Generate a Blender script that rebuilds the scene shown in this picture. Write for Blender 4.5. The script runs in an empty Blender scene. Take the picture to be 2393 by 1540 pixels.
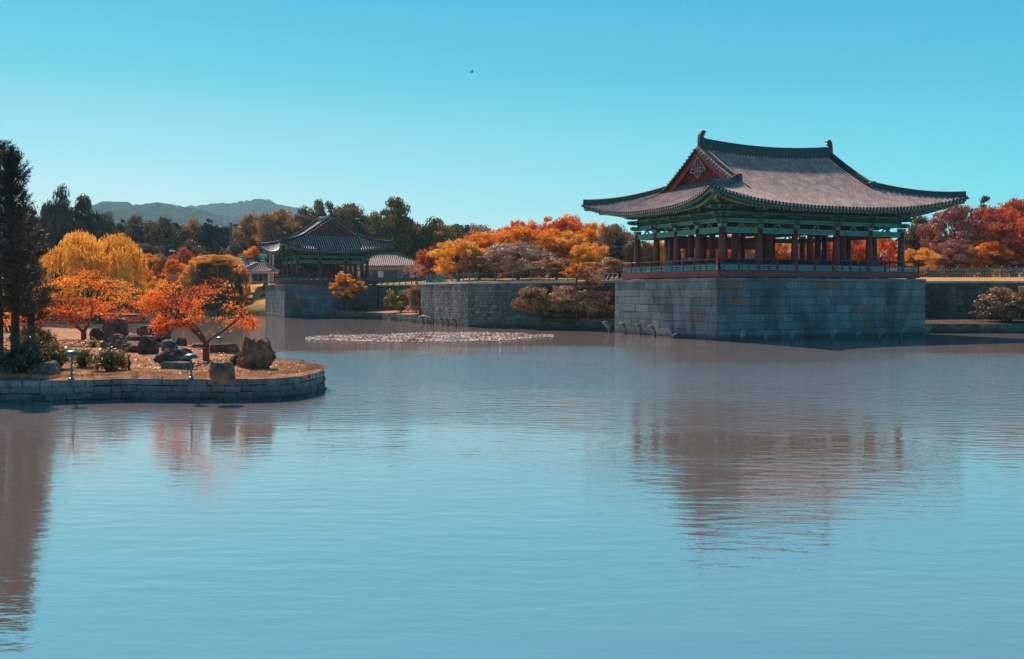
import bpy, math, random
import numpy as np
from mathutils import Vector, Matrix, noise as mnoise

R = math.radians
SC = bpy.context.scene
COL = SC.collection

# ------------------------------------------------------------------ camera, sky, sun, exposure
CAM_H = 3.49
FPX = 2405.0                      # focal length in px of a 2393 x 1540 picture
PITCH = math.atan(88 / FPX)
cam_d = bpy.data.cameras.new('camera')
cam = bpy.data.objects.new('camera', cam_d)
COL.objects.link(cam)
cam.location = (0, 0, CAM_H)
cam.rotation_euler = (R(90) - PITCH, 0, 0)
cam_d.sensor_width = 36.0
cam_d.lens = 36.0 * FPX / 2393
cam_d.clip_start = 0.5
cam_d.clip_end = 12000
SC.camera = cam

AZ = R(24.1)                      # the palace axes are turned by this angle
SUN_EL = R(44)
SUN_AZ = R(29.5)
sun_dir = Vector((-math.sin(SUN_AZ) * math.cos(SUN_EL), math.cos(SUN_AZ) * math.cos(SUN_EL), math.sin(SUN_EL)))

world = bpy.data.worlds.new('World')
SC.world = world
world.use_nodes = True
wn, wl = world.node_tree.nodes, world.node_tree.links
bg = wn['Background']
sky = wn.new('ShaderNodeTexSky')
sky.sky_type = 'NISHITA'
sky.sun_disc = False
sky.sun_elevation = SUN_EL
sky.sun_rotation = -SUN_AZ
sky.altitude = 50
sky.air_density = 1.0
sky.dust_density = 0.6
sky.ozone_density = 2.5
# the clear autumn sky of the photo: cyan, paling to the horizon, deeper away from the sun
geo = wn.new('ShaderNodeTexCoord')
sepd = wn.new('ShaderNodeSeparateXYZ'); wl.new(geo.outputs['Generated'], sepd.inputs[0])
rz_ = wn.new('ShaderNodeValToRGB'); wl.new(sepd.outputs[2], rz_.inputs[0])
SKY = [(0.0, (1.2, 1.16, 1.13)), (.05, (.92, 1.05, 1.06)), (.12, (.43, .80, .92)), (.20, (.11, .57, .72)), (.29, (.01, .44, .64)), (.6, (.03, .28, .56)), (1.0, (.03, .18, .48))]
while len(rz_.color_ramp.elements) < len(SKY): rz_.color_ramp.elements.new(.5)
for e, (p_, c_) in zip(rz_.color_ramp.elements, SKY): e.position = p_; e.color = (*c_, 1)
rx_ = wn.new('ShaderNodeMapRange'); rx_.inputs['From Min'].default_value = -.35; rx_.inputs['From Max'].default_value = .5; wl.new(sepd.outputs[0], rx_.inputs['Value'])
rxx = wn.new('ShaderNodeValToRGB'); wl.new(rx_.outputs[0], rxx.inputs[0])
rxx.color_ramp.elements[0].color = (9.8, 9.0, 8.7, 1); rxx.color_ramp.elements[1].color = (.6, 7.7, 8.4, 1)
hs = wn.new('ShaderNodeMix'); hs.data_type = 'RGBA'; hs.blend_type = 'MULTIPLY'; hs.inputs['Factor'].default_value = 1.0
wl.new(rz_.outputs[0], hs.inputs[6]); wl.new(rxx.outputs[0], hs.inputs[7])
tint = wn.new('ShaderNodeMix'); tint.data_type = 'RGBA'; tint.blend_type = 'MULTIPLY'; tint.inputs['Factor'].default_value = 1.0
tint.inputs[7].default_value = (0.25, 1.15, 1.2, 1)
wl.new(sky.outputs[0], tint.inputs[6])
skm = wn.new('ShaderNodeMix'); skm.data_type = 'RGBA'; skm.inputs['Factor'].default_value = .80
wl.new(tint.outputs[2], skm.inputs[6]); wl.new(hs.outputs[2], skm.inputs[7])
wl.new(skm.outputs[2], bg.inputs[0])
bg.inputs[1].default_value = 0.078

sun_l = bpy.data.lights.new('sun', 'SUN')
sun_l.energy = 5.0
sun_l.angle = R(0.5)
sun_l.color = (1.0, 0.83, 0.68)
sun = bpy.data.objects.new('sun', sun_l)
COL.objects.link(sun)
sun.rotation_euler = sun_dir.to_track_quat('Z', 'Y').to_euler()
sun.location = (-30, 80, 80)

SC.view_settings.view_transform = 'Standard'
SC.view_settings.look = 'None'
SC.view_settings.exposure = 0.58
SC.view_settings.gamma = 1.0
SC.cycles.max_bounces = 6
SC.cycles.diffuse_bounces = 3
SC.cycles.glossy_bounces = 3
SC.cycles.transmission_bounces = 3
SC.cycles.volume_bounces = 0

# ------------------------------------------------------------------ where a spot of the photo lies in the place
_rm = Matrix.Rotation(R(90) - PITCH, 3, 'X')
def ray(px, py):
    return _rm @ Vector(((px - 1196.5) / FPX, -(py - 770) / FPX, -1.0))
def on_z(px, py, z=0.0):
    d = ray(px, py); t = (z - CAM_H) / d.z
    return Vector((d.x * t, d.y * t, z))
def at_y(px, py, y):
    d = ray(px, py); t = y / d.y
    return Vector((d.x * t, y, CAM_H + d.z * t))
def ppm(y):                       # photo px per metre at distance y
    return FPX / y

# ------------------------------------------------------------------ tagging
def tag(o, label=None, cat=None, group=None, kind=None):
    if label: o['label'] = label
    if cat: o['category'] = cat
    if group: o['group'] = group
    if kind: o['kind'] = kind
    return o
def empty(name, loc=(0, 0, 0), rz=0.0):
    o = bpy.data.objects.new(name, None)
    COL.objects.link(o); o.location = loc; o.rotation_euler = (0, 0, rz)
    o.empty_display_size = 0.3
    return o

class MB:
    def __init__(s):
        s.v = []; s.f = []; s.m = []
    def quad(s, pts, m=0):
        i = len(s.v); s.v += [tuple(p) for p in pts]; s.f.append(tuple(range(i, i + len(pts)))); s.m.append(m)
    def box(s, c, size, rz=0.0, m=0, taper=1.0, ax=None):
        hx, hy, hz = size[0] / 2, size[1] / 2, size[2] / 2
        ca, sa = math.cos(rz), math.sin(rz)
        i = len(s.v)
        for z, t in ((-hz, 1.0), (hz, taper)):
            for x, y in ((-hx, -hy), (hx, -hy), (hx, hy), (-hx, hy)):
                x2, y2 = x * t, y * t
                s.v.append((c[0] + x2 * ca - y2 * sa, c[1] + x2 * sa + y2 * ca, c[2] + z))
        for q in ((3, 2, 1, 0), (4, 5, 6, 7), (0, 1, 5, 4), (1, 2, 6, 5), (2, 3, 7, 6), (3, 0, 4, 7)):
            s.f.append(tuple(i + k for k in q)); s.m.append(m)
    def bar(s, p0, p1, w, h, m=0, up=(0, 0, 1)):
        p0 = Vector(p0); p1 = Vector(p1); d = (p1 - p0)
        if d.length < 1e-6: return
        d.normalize(); up = Vector(up)
        x = d.cross(up)
        if x.length < 1e-4: x = d.cross(Vector((1, 0, 0)))
        x.normalize(); y = x.cross(d).normalized()
        i = len(s.v)
        for p in (p0, p1):
            for a, b in ((-1, -1), (1, -1), (1, 1), (-1, 1)):
                s.v.append(tuple(p + x * a * w / 2 + y * b * h / 2))
        for q in ((3, 2, 1, 0), (4, 5, 6, 7), (0, 1, 5, 4), (1, 2, 6, 5), (2, 3, 7, 6), (3, 0, 4, 7)):
            s.f.append(tuple(i + k for k in q)); s.m.append(m)
    def tube(s, pts, rad, n=8, m=0, cap=True):
        pts = [Vector(p) for p in pts]
        if not hasattr(rad, '__len__'): rad = [rad] * len(pts)
        i0 = len(s.v)
        ref = Vector((0.31, 0.17, 0.93))
        for k, p in enumerate(pts):
            d = (pts[min(k + 1, len(pts) - 1)] - pts[max(k - 1, 0)])
            d = d.normalized() if d.length > 1e-7 else Vector((0, 0, 1))
            x = d.cross(ref)
            if x.length < 0.1: x = d.cross(Vector((1, 0, 0)))
            x.normalize(); y = d.cross(x)
            for j in range(n):
                a = 2 * math.pi * j / n
                s.v.append(tuple(p + (x * math.cos(a) + y * math.sin(a)) * rad[k]))
        for k in range(len(pts) - 1):
            for j in range(n):
                a = i0 + k * n + j; b = i0 + k * n + (j + 1) % n
                s.f.append((a, b, b + n, a + n)); s.m.append(m)
        if cap:
            s.f.append(tuple(i0 + j for j in reversed(range(n)))); s.m.append(m)
            e = i0 + (len(pts) - 1) * n
            s.f.append(tuple(e + j for j in range(n))); s.m.append(m)
    def lathe(s, c, prof, n=16, m=0):
        i0 = len(s.v)
        for r, z in prof:
            for j in range(n):
                a = 2 * math.pi * j / n
                s.v.append((c[0] + r * math.cos(a), c[1] + r * math.sin(a), c[2] + z))
        for k in range(len(prof) - 1):
            for j in range(n):
                a = i0 + k * n + j; b = i0 + k * n + (j + 1) % n
                s.f.append((a, b, b + n, a + n)); s.m.append(m)
        s.f.append(tuple(i0 + j for j in reversed(range(n)))); s.m.append(m)
        e = i0 + (len(prof) - 1) * n
        s.f.append(tuple(e + j for j in range(n))); s.m.append(m)
    def prism(s, poly, o, ex, ey, depth, m=0):       # poly in the plane (ex, ey) at o, thick along ex x ey
        o = Vector(o); ex = Vector(ex); ey = Vector(ey); n = ex.cross(ey).normalized() * depth / 2
        i = len(s.v); k = len(poly)
        for sg in (-1, 1):
            for a, b in poly: s.v.append(tuple(o + ex * a + ey * b + n * sg))
        s.f.append(tuple(i + j for j in reversed(range(k)))); s.m.append(m)
        s.f.append(tuple(i + k + j for j in range(k))); s.m.append(m)
        for j in range(k):
            s.f.append((i + j, i + (j + 1) % k, i + k + (j + 1) % k, i + k + j)); s.m.append(m)
    def build(s, name, mats, parent=None, smooth=False, loc=None):
        me = bpy.data.meshes.new(name)
        me.from_pydata(s.v, [], s.f)
        if not isinstance(mats, (list, tuple)): mats = [mats]
        for mt in mats: me.materials.append(mt)
        if len(mats) > 1: me.polygons.foreach_set('material_index', s.m)
        if smooth: me.polygons.foreach_set('use_smooth', [True] * len(s.f))
        me.update()
        o = bpy.data.objects.new(name, me)
        COL.objects.link(o)
        if parent: o.parent = parent
        if loc is not None: o.location = loc
        return o

# ------------------------------------------------------------------ materials
def newmat(name):
    m = bpy.data.materials.new(name); m.use_nodes = True
    nt = m.node_tree; p = nt.nodes['Principled BSDF']
    return m, nt, nt.nodes, nt.links, p
def ramp(nd, stops):
    r = nd.new('ShaderNodeValToRGB'); e = r.color_ramp.elements
    while len(e) < len(stops): e.new(0.5)
    for k, (pos, c) in enumerate(stops):
        e[k].position = pos; e[k].color = (*c, 1)
    return r
def mat_plain(name, col, rough=0.6, spec=0.3, var=0.15, scale=3.0, bump=0.0, bscale=20.0, metal=0.0):
    m, nt, nd, lk, p = newmat(name)
    g = nd.new('ShaderNodeNewGeometry')
    no = nd.new('ShaderNodeTexNoise'); no.inputs['Scale'].default_value = scale; no.inputs['Detail'].default_value = 4
    lk.new(g.outputs['Position'], no.inputs['Vector'])
    r = ramp(nd, [(0.3, tuple(c * (1 - var) for c in col)), (0.7, tuple(min(1, c * (1 + var)) for c in col))])
    lk.new(no.outputs['Fac'], r.inputs[0]); lk.new(r.outputs[0], p.inputs['Base Color'])
    p.inputs['Roughness'].default_value = rough
    p.inputs['Specular IOR Level'].default_value = spec
    p.inputs['Metallic'].default_value = metal
    if bump:
        b = nd.new('ShaderNodeBump'); b.inputs['Strength'].default_value = bump; b.inputs['Distance'].default_value = 0.03
        n2 = nd.new('ShaderNodeTexNoise'); n2.inputs['Scale'].default_value = bscale; n2.inputs['Detail'].default_value = 5
        lk.new(g.outputs['Position'], n2.inputs['Vector'])
        lk.new(n2.outputs['Fac'], b.inputs['Height']); lk.new(b.outputs[0], p.inputs['Normal'])
    return m
def mat_stone(name, stops, stain=0.5, rough=0.85, bscale=9.0, sscale=0.7, stretch=0.35):
    """per block colour, streaky stains and pitted relief"""
    m, nt, nd, lk, p = newmat(name)
    g = nd.new('ShaderNodeNewGeometry')
    r = ramp(nd, stops); r.color_ramp.interpolation = 'CONSTANT' if len(stops) > 4 else 'LINEAR'
    lk.new(g.outputs['Random Per Island'], r.inputs[0])
    mp = nd.new('ShaderNodeMapping'); mp.inputs['Scale'].default_value = (1, 1, stretch)
    lk.new(g.outputs['Position'], mp.inputs[0])
    no = nd.new('ShaderNodeTexNoise'); no.inputs['Scale'].default_value = sscale; no.inputs['Detail'].default_value = 6; no.inputs['Roughness'].default_value = 0.65
    lk.new(mp.outputs[0], no.inputs['Vector'])
    r2 = ramp(nd, [(0.38, (1 - stain, 1 - stain, 1 - stain)), (0.62, (1.1, 1.1, 1.1))])
    lk.new(no.outputs['Fac'], r2.inputs[0])
    mx = nd.new('ShaderNodeMix'); mx.data_type = 'RGBA'; mx.blend_type = 'MULTIPLY'; mx.inputs['Factor'].default_value = 1
    lk.new(r.outputs[0], mx.inputs[6]); lk.new(r2.outputs[0], mx.inputs[7])
    n3 = nd.new('ShaderNodeTexNoise'); n3.inputs['Scale'].default_value = bscale; n3.inputs['Detail'].default_value = 8
    lk.new(g.outputs['Position'], n3.inputs['Vector'])
    r3 = ramp(nd, [(0.3, (0.75, 0.75, 0.75)), (0.7, (1.2, 1.2, 1.2))]); lk.new(n3.outputs['Fac'], r3.inputs[0])
    mx2 = nd.new('ShaderNodeMix'); mx2.data_type = 'RGBA'; mx2.blend_type = 'MULTIPLY'; mx2.inputs['Factor'].default_value = 1
    lk.new(mx.outputs[2], mx2.inputs[6]); lk.new(r3.outputs[0], mx2.inputs[7])
    sz = nd.new('ShaderNodeSeparateXYZ'); lk.new(g.outputs['Position'], sz.inputs[0])
    wz = nd.new('ShaderNodeMath'); wz.operation = 'MULTIPLY_ADD'; wz.inputs[1].default_value = -.9; lk.new(no.outputs['Fac'], wz.inputs[0]); lk.new(sz.outputs[2], wz.inputs[2])
    wr = nd.new('ShaderNodeMapRange'); wr.inputs['From Min'].default_value = -.28; wr.inputs['From Max'].default_value = .02; wr.inputs['To Min'].default_value = .5; wr.inputs['To Max'].default_value = 1.0; lk.new(wz.outputs[0], wr.inputs['Value'])
    wm = nd.new('ShaderNodeVectorMath'); wm.operation = 'SCALE'; lk.new(mx2.outputs[2], wm.inputs[0]); lk.new(wr.outputs[0], wm.inputs['Scale'])
    lk.new(wm.outputs[0], p.inputs['Base Color'])
    b = nd.new('ShaderNodeBump'); b.inputs['Strength'].default_value = 0.7; b.inputs['Distance'].default_value = 0.04
    lk.new(n3.outputs['Fac'], b.inputs['Height']); lk.new(b.outputs[0], p.inputs['Normal'])
    p.inputs['Roughness'].default_value = rough; p.inputs['Specular IOR Level'].default_value = 0.25
    return m
def mat_leaf(name, cols, transl=0.4, rough=0.45, spec=0.35, nscale=0.35):
    m, nt, nd, lk, p = newmat(name)
    g = nd.new('ShaderNodeNewGeometry')
    tc = nd.new('ShaderNodeTexCoord')
    no = nd.new('ShaderNodeTexNoise'); no.inputs['Scale'].default_value = nscale; no.inputs['Detail'].default_value = 3
    lk.new(g.outputs['Position'], no.inputs['Vector'])
    mth = nd.new('ShaderNodeMath'); mth.operation = 'MULTIPLY_ADD'; mth.inputs[1].default_value = 0.55; 
    lk.new(g.outputs['Random Per Island'], mth.inputs[0])
    m2 = nd.new('ShaderNodeMath'); m2.operation = 'MULTIPLY_ADD'; m2.inputs[1].default_value = 1.8; m2.inputs[2].default_value = -0.68
    lk.new(no.outputs['Fac'], m2.inputs[0]); lk.new(m2.outputs[0], mth.inputs[2])
    n = len(cols)
    r = ramp(nd, [(k / (n - 1), c) for k, c in enumerate(cols)])
    lk.new(mth.outputs[0], r.inputs[0]); lk.new(r.outputs[0], p.inputs['Base Color'])
    p.inputs['Roughness'].default_value = rough; p.inputs['Specular IOR Level'].default_value = spec
    t = nd.new('ShaderNodeBsdfTranslucent'); lk.new(r.outputs[0], t.inputs['Color'])
    ms = nd.new('ShaderNodeMixShader'); ms.inputs[0].default_value = transl
    lk.new(p.outputs[0], ms.inputs[1]); lk.new(t.outputs[0], ms.inputs[2])
    lk.new(ms.outputs[0], nd['Material Output'].inputs[0])
    return m

M = {}
M['granite'] = mat_stone('platform_granite', [(0, (.125, .135, .15)), (.3, (.145, .155, .17)), (.55, (.11, .12, .14)), (.74, (.165, .17, .18)), (.90, (.21, .11, .085)), (.945, (.135, .145, .16))], 0.5, sscale=0.55)
M['rubble'] = mat_stone('terrace_stone', [(0, (.07, .065, .062)), (.35, (.15, .135, .125)), (.7, (.10, .085, .08)), (1, (.20, .17, .155))], 0.55, sscale=0.45, stretch=0.25)
M['edge'] = mat_stone('island_wall_stone', [(0, (.12, .12, .135)), (.35, (.20, .195, .20)), (.7, (.15, .145, .155)), (1, (.24, .215, .21))], 0.5, sscale=1.2)
M['lowedge'] = mat_stone('low_edge_stone', [(0, (.06, .06, .06)), (.5, (.10, .095, .09)), (1, (.13, .12, .115))], 0.5)
M['mortar'] = mat_plain('dark_joint_mortar', (.04, .038, .036), .95)  # dark mortar backing that shows in the joints between blocks
M['coping'] = mat_stone('coping_stone', [(0, (.34, .32, .30)), (1, (.46, .43, .40))], 0.2)
M['boulder'] = mat_stone('dark_boulder', [(0, (.085, .055, .05)), (1, (.14, .09, .075))], 0.6, sscale=2.5, stretch=1, bscale=6)
M['redrock'] = mat_stone('red_brown_boulder', [(0, (.20, .09, .06)), (1, (.27, .13, .085))], 0.65, sscale=2.2, stretch=1, bscale=7)
M['greyrock'] = mat_stone('grey_boulder', [(0, (.12, .10, .10)), (1, (.18, .145, .135))], 0.55, sscale=2.0, stretch=1, bscale=7)
M['post'] = mat_stone('water_post_stone', [(0, (.13, .125, .125)), (1, (.20, .19, .18))], 0.35, sscale=2)
M['redwood'] = mat_plain('dark_red_wood', (.11, .018, .017), .55, .35, .3, 6)
M['redboard'] = mat_plain('red_board', (.20, .028, .022), .6, .3, .25, 4)
M['green'] = mat_plain('painted_green_wood', (.010, .095, .07), .5, .3, .35, 7)
M['greenlite'] = mat_plain('painted_light_green_wood', (.016, .15, .115), .5, .3, .3, 5)
M['teal'] = mat_plain('teal_fret', (.012, .30, .31), .5, .3, .12, 6)
M['ochre'] = mat_plain('painted_rafter_end', (.36, .15, .05), .6, .2, .3, 5)
M['pale'] = mat_plain('pale_lattice', (.17, .17, .175), .6, .2, .1)
M['ridge'] = mat_plain('ridge_tile', (.022, .028, .034), .5, .35, .35, 5, .5, 18)
M['white'] = mat_plain('white_paint', (.75, .73, .70), .5, .3, .06)
M['darkmetal'] = mat_plain('dark_metal', (.03, .035, .04), .4, .5, .2)
M['lampgreen'] = mat_plain('green_grey_metal', (.03, .075, .085), .35, .5, .2, 10)
M['fence'] = mat_plain('green_fence_paint', (.008, .13, .12), .45, .4, .15)
M['bark'] = mat_plain('bark', (.085, .05, .038), .9, .2, .4, 9, .8, 14)
M['barkdark'] = mat_plain('dark_bark', (.035, .026, .022), .9, .2, .4, 9, .8, 14)
M['barkred'] = mat_plain('red_brown_bark', (.15, .065, .04), .85, .2, .4, 9, .8, 14)
M['glass'] = mat_plain('window_glass', (.05, .07, .08), .12, .8, .2)
M['plaster'] = mat_plain('plaster', (.42, .38, .34), .85, .2, .12, 1.5)
M['greyplaster'] = mat_plain('grey_brick_wall', (.12, .115, .11), .85, .2, .15, 2)
M['signgreen'] = mat_plain('green_sign_face', (.01, .16, .12), .4, .4, .05)
M['signgrey'] = mat_plain('blue_grey_sign_face', (.14, .22, .24), .4, .4, .05)
M['steel'] = mat_plain('painted_steel', (.30, .34, .34), .4, .5, .1)

def mat_tile():
    m, nt, nd, lk, p = newmat('roof_tile')
    g = nd.new('ShaderNodeNewGeometry')
    no = nd.new('ShaderNodeTexNoise'); no.inputs['Scale'].default_value = 1.3; no.inputs['Detail'].default_value = 7; no.inputs['Roughness'].default_value = .7
    lk.new(g.outputs['Position'], no.inputs['Vector'])
    r = ramp(nd, [(0.33, (.21, .12, .11)), (0.5, (.40, .245, .22)), (0.68, (.60, .40, .36))])
    lk.new(no.outputs['Fac'], r.inputs[0]); lk.new(r.outputs[0], p.inputs['Base Color'])
    n2 = nd.new('ShaderNodeTexNoise'); n2.inputs['Scale'].default_value = 11; n2.inputs['Detail'].default_value = 4
    lk.new(g.outputs['Position'], n2.inputs['Vector'])
    b = nd.new('ShaderNodeBump'); b.inputs['Strength'].default_value = .5; b.inputs['Distance'].default_value = .03
    lk.new(n2.outputs['Fac'], b.inputs['Height']); lk.new(b.outputs[0], p.inputs['Normal'])
    p.inputs['Roughness'].default_value = .5; p.inputs['Specular IOR Level'].default_value = .4
    return m
M['tile'] = mat_tile()
M['pan'] = mat_plain('shade_toned_pan_tile', (.06, .045, .045), .9, .1, .4, 3, .4, 15)  # troughs coloured darker in place of shade between the cover-tile rows

def mat_painted():                 # green bracket work with light outlines and dots
    m, nt, nd, lk, p = newmat('patterned_green_paint')
    tc = nd.new('ShaderNodeTexCoord')
    vo = nd.new('ShaderNodeTexVoronoi'); vo.feature = 'DISTANCE_TO_EDGE'; vo.inputs['Scale'].default_value = 4.5
    lk.new(tc.outputs['Object'], vo.inputs['Vector'])
    r = ramp(nd, [(0.0, (.08, .22, .15)), (0.045, (.08, .22, .15)), (0.08, (.008, .06, .04))])
    lk.new(vo.outputs['Distance'], r.inputs[0])
    no = nd.new('ShaderNodeTexNoise'); no.inputs['Scale'].default_value = 2.2; lk.new(tc.outputs['Object'], no.inputs['Vector'])
    r2 = ramp(nd, [(0.60, (0, 0, 0)), (0.66, (1, 1, 1))]); lk.new(no.outputs['Fac'], r2.inputs[0])
    mx = nd.new('ShaderNodeMix'); mx.data_type = 'RGBA'; lk.new(r2.outputs[0], mx.inputs['Factor'])
    lk.new(r.outputs[0], mx.inputs[6]); mx.inputs[7].default_value = (.14, .05, .03, 1)
    lk.new(mx.outputs[2], p.inputs['Base Color']); p.inputs['Roughness'].default_value = .55
    return m
M['paint'] = mat_painted()

def mat_grass(name, c1, c2, c3):
    m, nt, nd, lk, p = newmat(name)
    g = nd.new('ShaderNodeNewGeometry')
    no = nd.new('ShaderNodeTexNoise'); no.inputs['Scale'].default_value = .8; no.inputs['Detail'].default_value = 8; no.inputs['Roughness'].default_value = .7
    lk.new(g.outputs['Position'], no.inputs['Vector'])
    r = ramp(nd, [(0.32, c1), (0.5, c2), (0.68, c3)]); lk.new(no.outputs['Fac'], r.inputs[0])
    lk.new(r.outputs[0], p.inputs['Base Color'])
    n2 = nd.new('ShaderNodeTexNoise'); n2.inputs['Scale'].default_value = 14; n2.inputs['Detail'].default_value = 6
    lk.new(g.outputs['Position'], n2.inputs['Vector'])
    b = nd.new('ShaderNodeBump'); b.inputs['Strength'].default_value = .9; b.inputs['Distance'].default_value = .06
    lk.new(n2.outputs['Fac'], b.inputs['Height']); lk.new(b.outputs[0], p.inputs['Normal'])
    p.inputs['Roughness'].default_value = .95; p.inputs['Specular IOR Level'].default_value = .1
    return m
M['drygrass'] = mat_grass('dry_grass', (.20, .075, .035), (.38, .165, .08), (.50, .25, .14))
M['lawn'] = mat_grass('autumn_lawn', (.36, .17, .05), (.50, .25, .07), (.56, .32, .11))
M['blade'] = mat_leaf('dry_grass_blades', [(.28, .13, .07), (.48, .25, .13), (.58, .34, .20)], .3)

def mat_water():
    m, nt, nd, lk, p = newmat('pond_water')
    g = nd.new('ShaderNodeNewGeometry')
    p.inputs['Base Color'].default_value = (.205, .16, .145, 1)
    p.inputs['Roughness'].default_value = .03
    p.inputs['IOR'].default_value = 9.5
    p.inputs['Specular IOR Level'].default_value = .5
    sep = nd.new('ShaderNodeSeparateXYZ'); lk.new(g.outputs['Position'], sep.inputs[0])
    def nz(sx, sy, sc, det=3):
        mp = nd.new('ShaderNodeMapping'); mp.inputs['Scale'].default_value = (sx, sy, 1); mp.inputs['Rotation'].default_value = (0, 0, R(6))
        lk.new(g.outputs['Position'], mp.inputs[0])
        n = nd.new('ShaderNodeTexNoise'); n.inputs['Scale'].default_value = sc; n.inputs['Detail'].default_value = det; n.inputs['Roughness'].default_value = .55
        lk.new(mp.outputs[0], n.inputs['Vector']); return n.outputs['Fac']
    big = nz(.5, 1.0, .09, 3)
    small = nz(.40, 1.0, 3.6, 4)
    mid = nz(.4, 1.0, .9, 2)
    # wind-ruffled belt across the pond, its distance wobbling with the large noise
    a = nd.new('ShaderNodeMath'); a.operation = 'MULTIPLY_ADD'; a.inputs[1].default_value = 48; lk.new(big, a.inputs[0]); lk.new(sep.outputs[1], a.inputs[2])
    r = nd.new('ShaderNodeMapRange'); r.interpolation_type = 'SMOOTHSTEP'
    r.inputs['From Min'].default_value = 44; r.inputs['From Max'].default_value = 72; lk.new(a.outputs[0], r.inputs['Value'])
    r2 = nd.new('ShaderNodeMapRange'); r2.interpolation_type = 'SMOOTHSTEP'
    r2.inputs['From Min'].default_value = 70; r2.inputs['From Max'].default_value = 92; r2.inputs['To Min'].default_value = 1; r2.inputs['To Max'].default_value = 0
    lk.new(a.outputs[0], r2.inputs['Value'])
    mask = nd.new('ShaderNodeMath'); mask.operation = 'MULTIPLY'; lk.new(r.outputs[0], mask.inputs[0]); lk.new(r2.outputs[0], mask.inputs[1])
    st = nd.new('ShaderNodeMath'); st.operation = 'MULTIPLY_ADD'; st.inputs[1].default_value = .095; st.inputs[2].default_value = .0075
    lk.new(mask.outputs[0], st.inputs[0])
    h = nd.new('ShaderNodeMath'); h.operation = 'MULTIPLY'; lk.new(small, h.inputs[0]); lk.new(st.outputs[0], h.inputs[1])
    h2 = nd.new('ShaderNodeMath'); h2.operation = 'MULTIPLY_ADD'; h2.inputs[1].default_value = .009; lk.new(mid, h2.inputs[0]); lk.new(h.outputs[0], h2.inputs[2])
    b = nd.new('ShaderNodeBump'); b.inputs['Strength'].default_value = 1.0; b.inputs['Distance'].default_value = 1.0
    lk.new(h2.outputs[0], b.inputs['Height']); lk.new(b.outputs[0], p.inputs['Normal'])
    return m
M['water'] = mat_water()

L = {}
L['orange'] = mat_leaf('orange_leaves', [(.60, .13, .015), (.82, .26, .02), (.88, .40, .04)], .6, .6, .12)
L['orangered'] = mat_leaf('orange_red_leaves', [(.42, .045, .02), (.76, .12, .02), (.88, .28, .03), (.86, .44, .06)], .6, .6, .12)
L['yellow'] = mat_leaf('golden_leaves', [(.62, .24, .02), (.84, .38, .04), (.88, .50, .08)], .6, .6, .12)
L['willow'] = mat_leaf('willow_leaves', [(.50, .20, .02), (.82, .34, .03), (.90, .46, .07)], .6, .6, .12)
L['red'] = mat_leaf('red_leaves', [(.36, .045, .025), (.56, .09, .035), (.70, .18, .05)], .55, .6, .15)
L['pink'] = mat_leaf('dusky_pink_leaves', [(.24, .05, .045), (.38, .11, .085), (.54, .23, .17)], .35, .5, .3)
L['rust'] = mat_leaf('rust_leaves', [(.20, .09, .035), (.38, .17, .06), (.52, .25, .09)], .4)
L['brown'] = mat_leaf('brown_tree_leaves', [(.05, .04, .025), (.15, .09, .045), (.32, .18, .08)], .35)
L['palebrown'] = mat_leaf('pale_silver_brown_leaves', [(.24, .12, .08), (.44, .26, .19), (.62, .44, .34)], .35)
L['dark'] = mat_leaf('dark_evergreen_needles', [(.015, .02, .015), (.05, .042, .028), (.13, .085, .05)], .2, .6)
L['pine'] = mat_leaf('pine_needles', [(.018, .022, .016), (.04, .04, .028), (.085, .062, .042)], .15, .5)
L['olive'] = mat_leaf('olive_leaves', [(.05, .05, .02), (.12, .10, .03), (.36, .20, .04)], .35, .5, .25)
L['shrub'] = mat_leaf('glossy_yellow_green_leaves', [(.05, .045, .015), (.20, .13, .03), (.62, .36, .06)], .4, .4, .4)
L['twig'] = mat_leaf('dry_twig_leaves', [(.22, .09, .06), (.38, .17, .10), (.55, .30, .18)], .45)
L['tuft'] = mat_leaf('tuft_grass', [(.18, .09, .035), (.40, .19, .085), (.58, .32, .17)], .3)
L['litter'] = mat_leaf('fallen_leaf_litter', [(.10, .045, .025), (.28, .10, .04), (.60, .16, .03)], .2)
L['pads'] = mat_leaf('water_lily_leaves', [(.25, .11, .06), (.60, .44, .38), (.84, .70, .65)], .05, .9, .0, .5)

# ------------------------------------------------------------------ large structure: water, ground
A_ = Vector((-math.sin(AZ), math.cos(AZ), 0))      # palace axis running away from the viewer
B_ = Vector((math.cos(AZ), math.sin(AZ), 0))       # palace axis running to the right

def grid_sheet(rows, mat, name):
    mb = MB()
    for r in rows: mb.v += [tuple(p) for p in r]
    n = len(rows[0])
    for k in range(len(rows) - 1):
        for j in range(n - 1):
            a = k * n + j; mb.f.append((a, a + 1, a + n + 1, a + n)); mb.m.append(0)
    return mb.build(name, mat, smooth=True)

w = grid_sheet([[(-700, -60, 0), (700, -60, 0)], [(-700, 175, 0), (700, 175, 0)]], M['water'], 'water')
tag(w, kind='structure')

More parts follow.
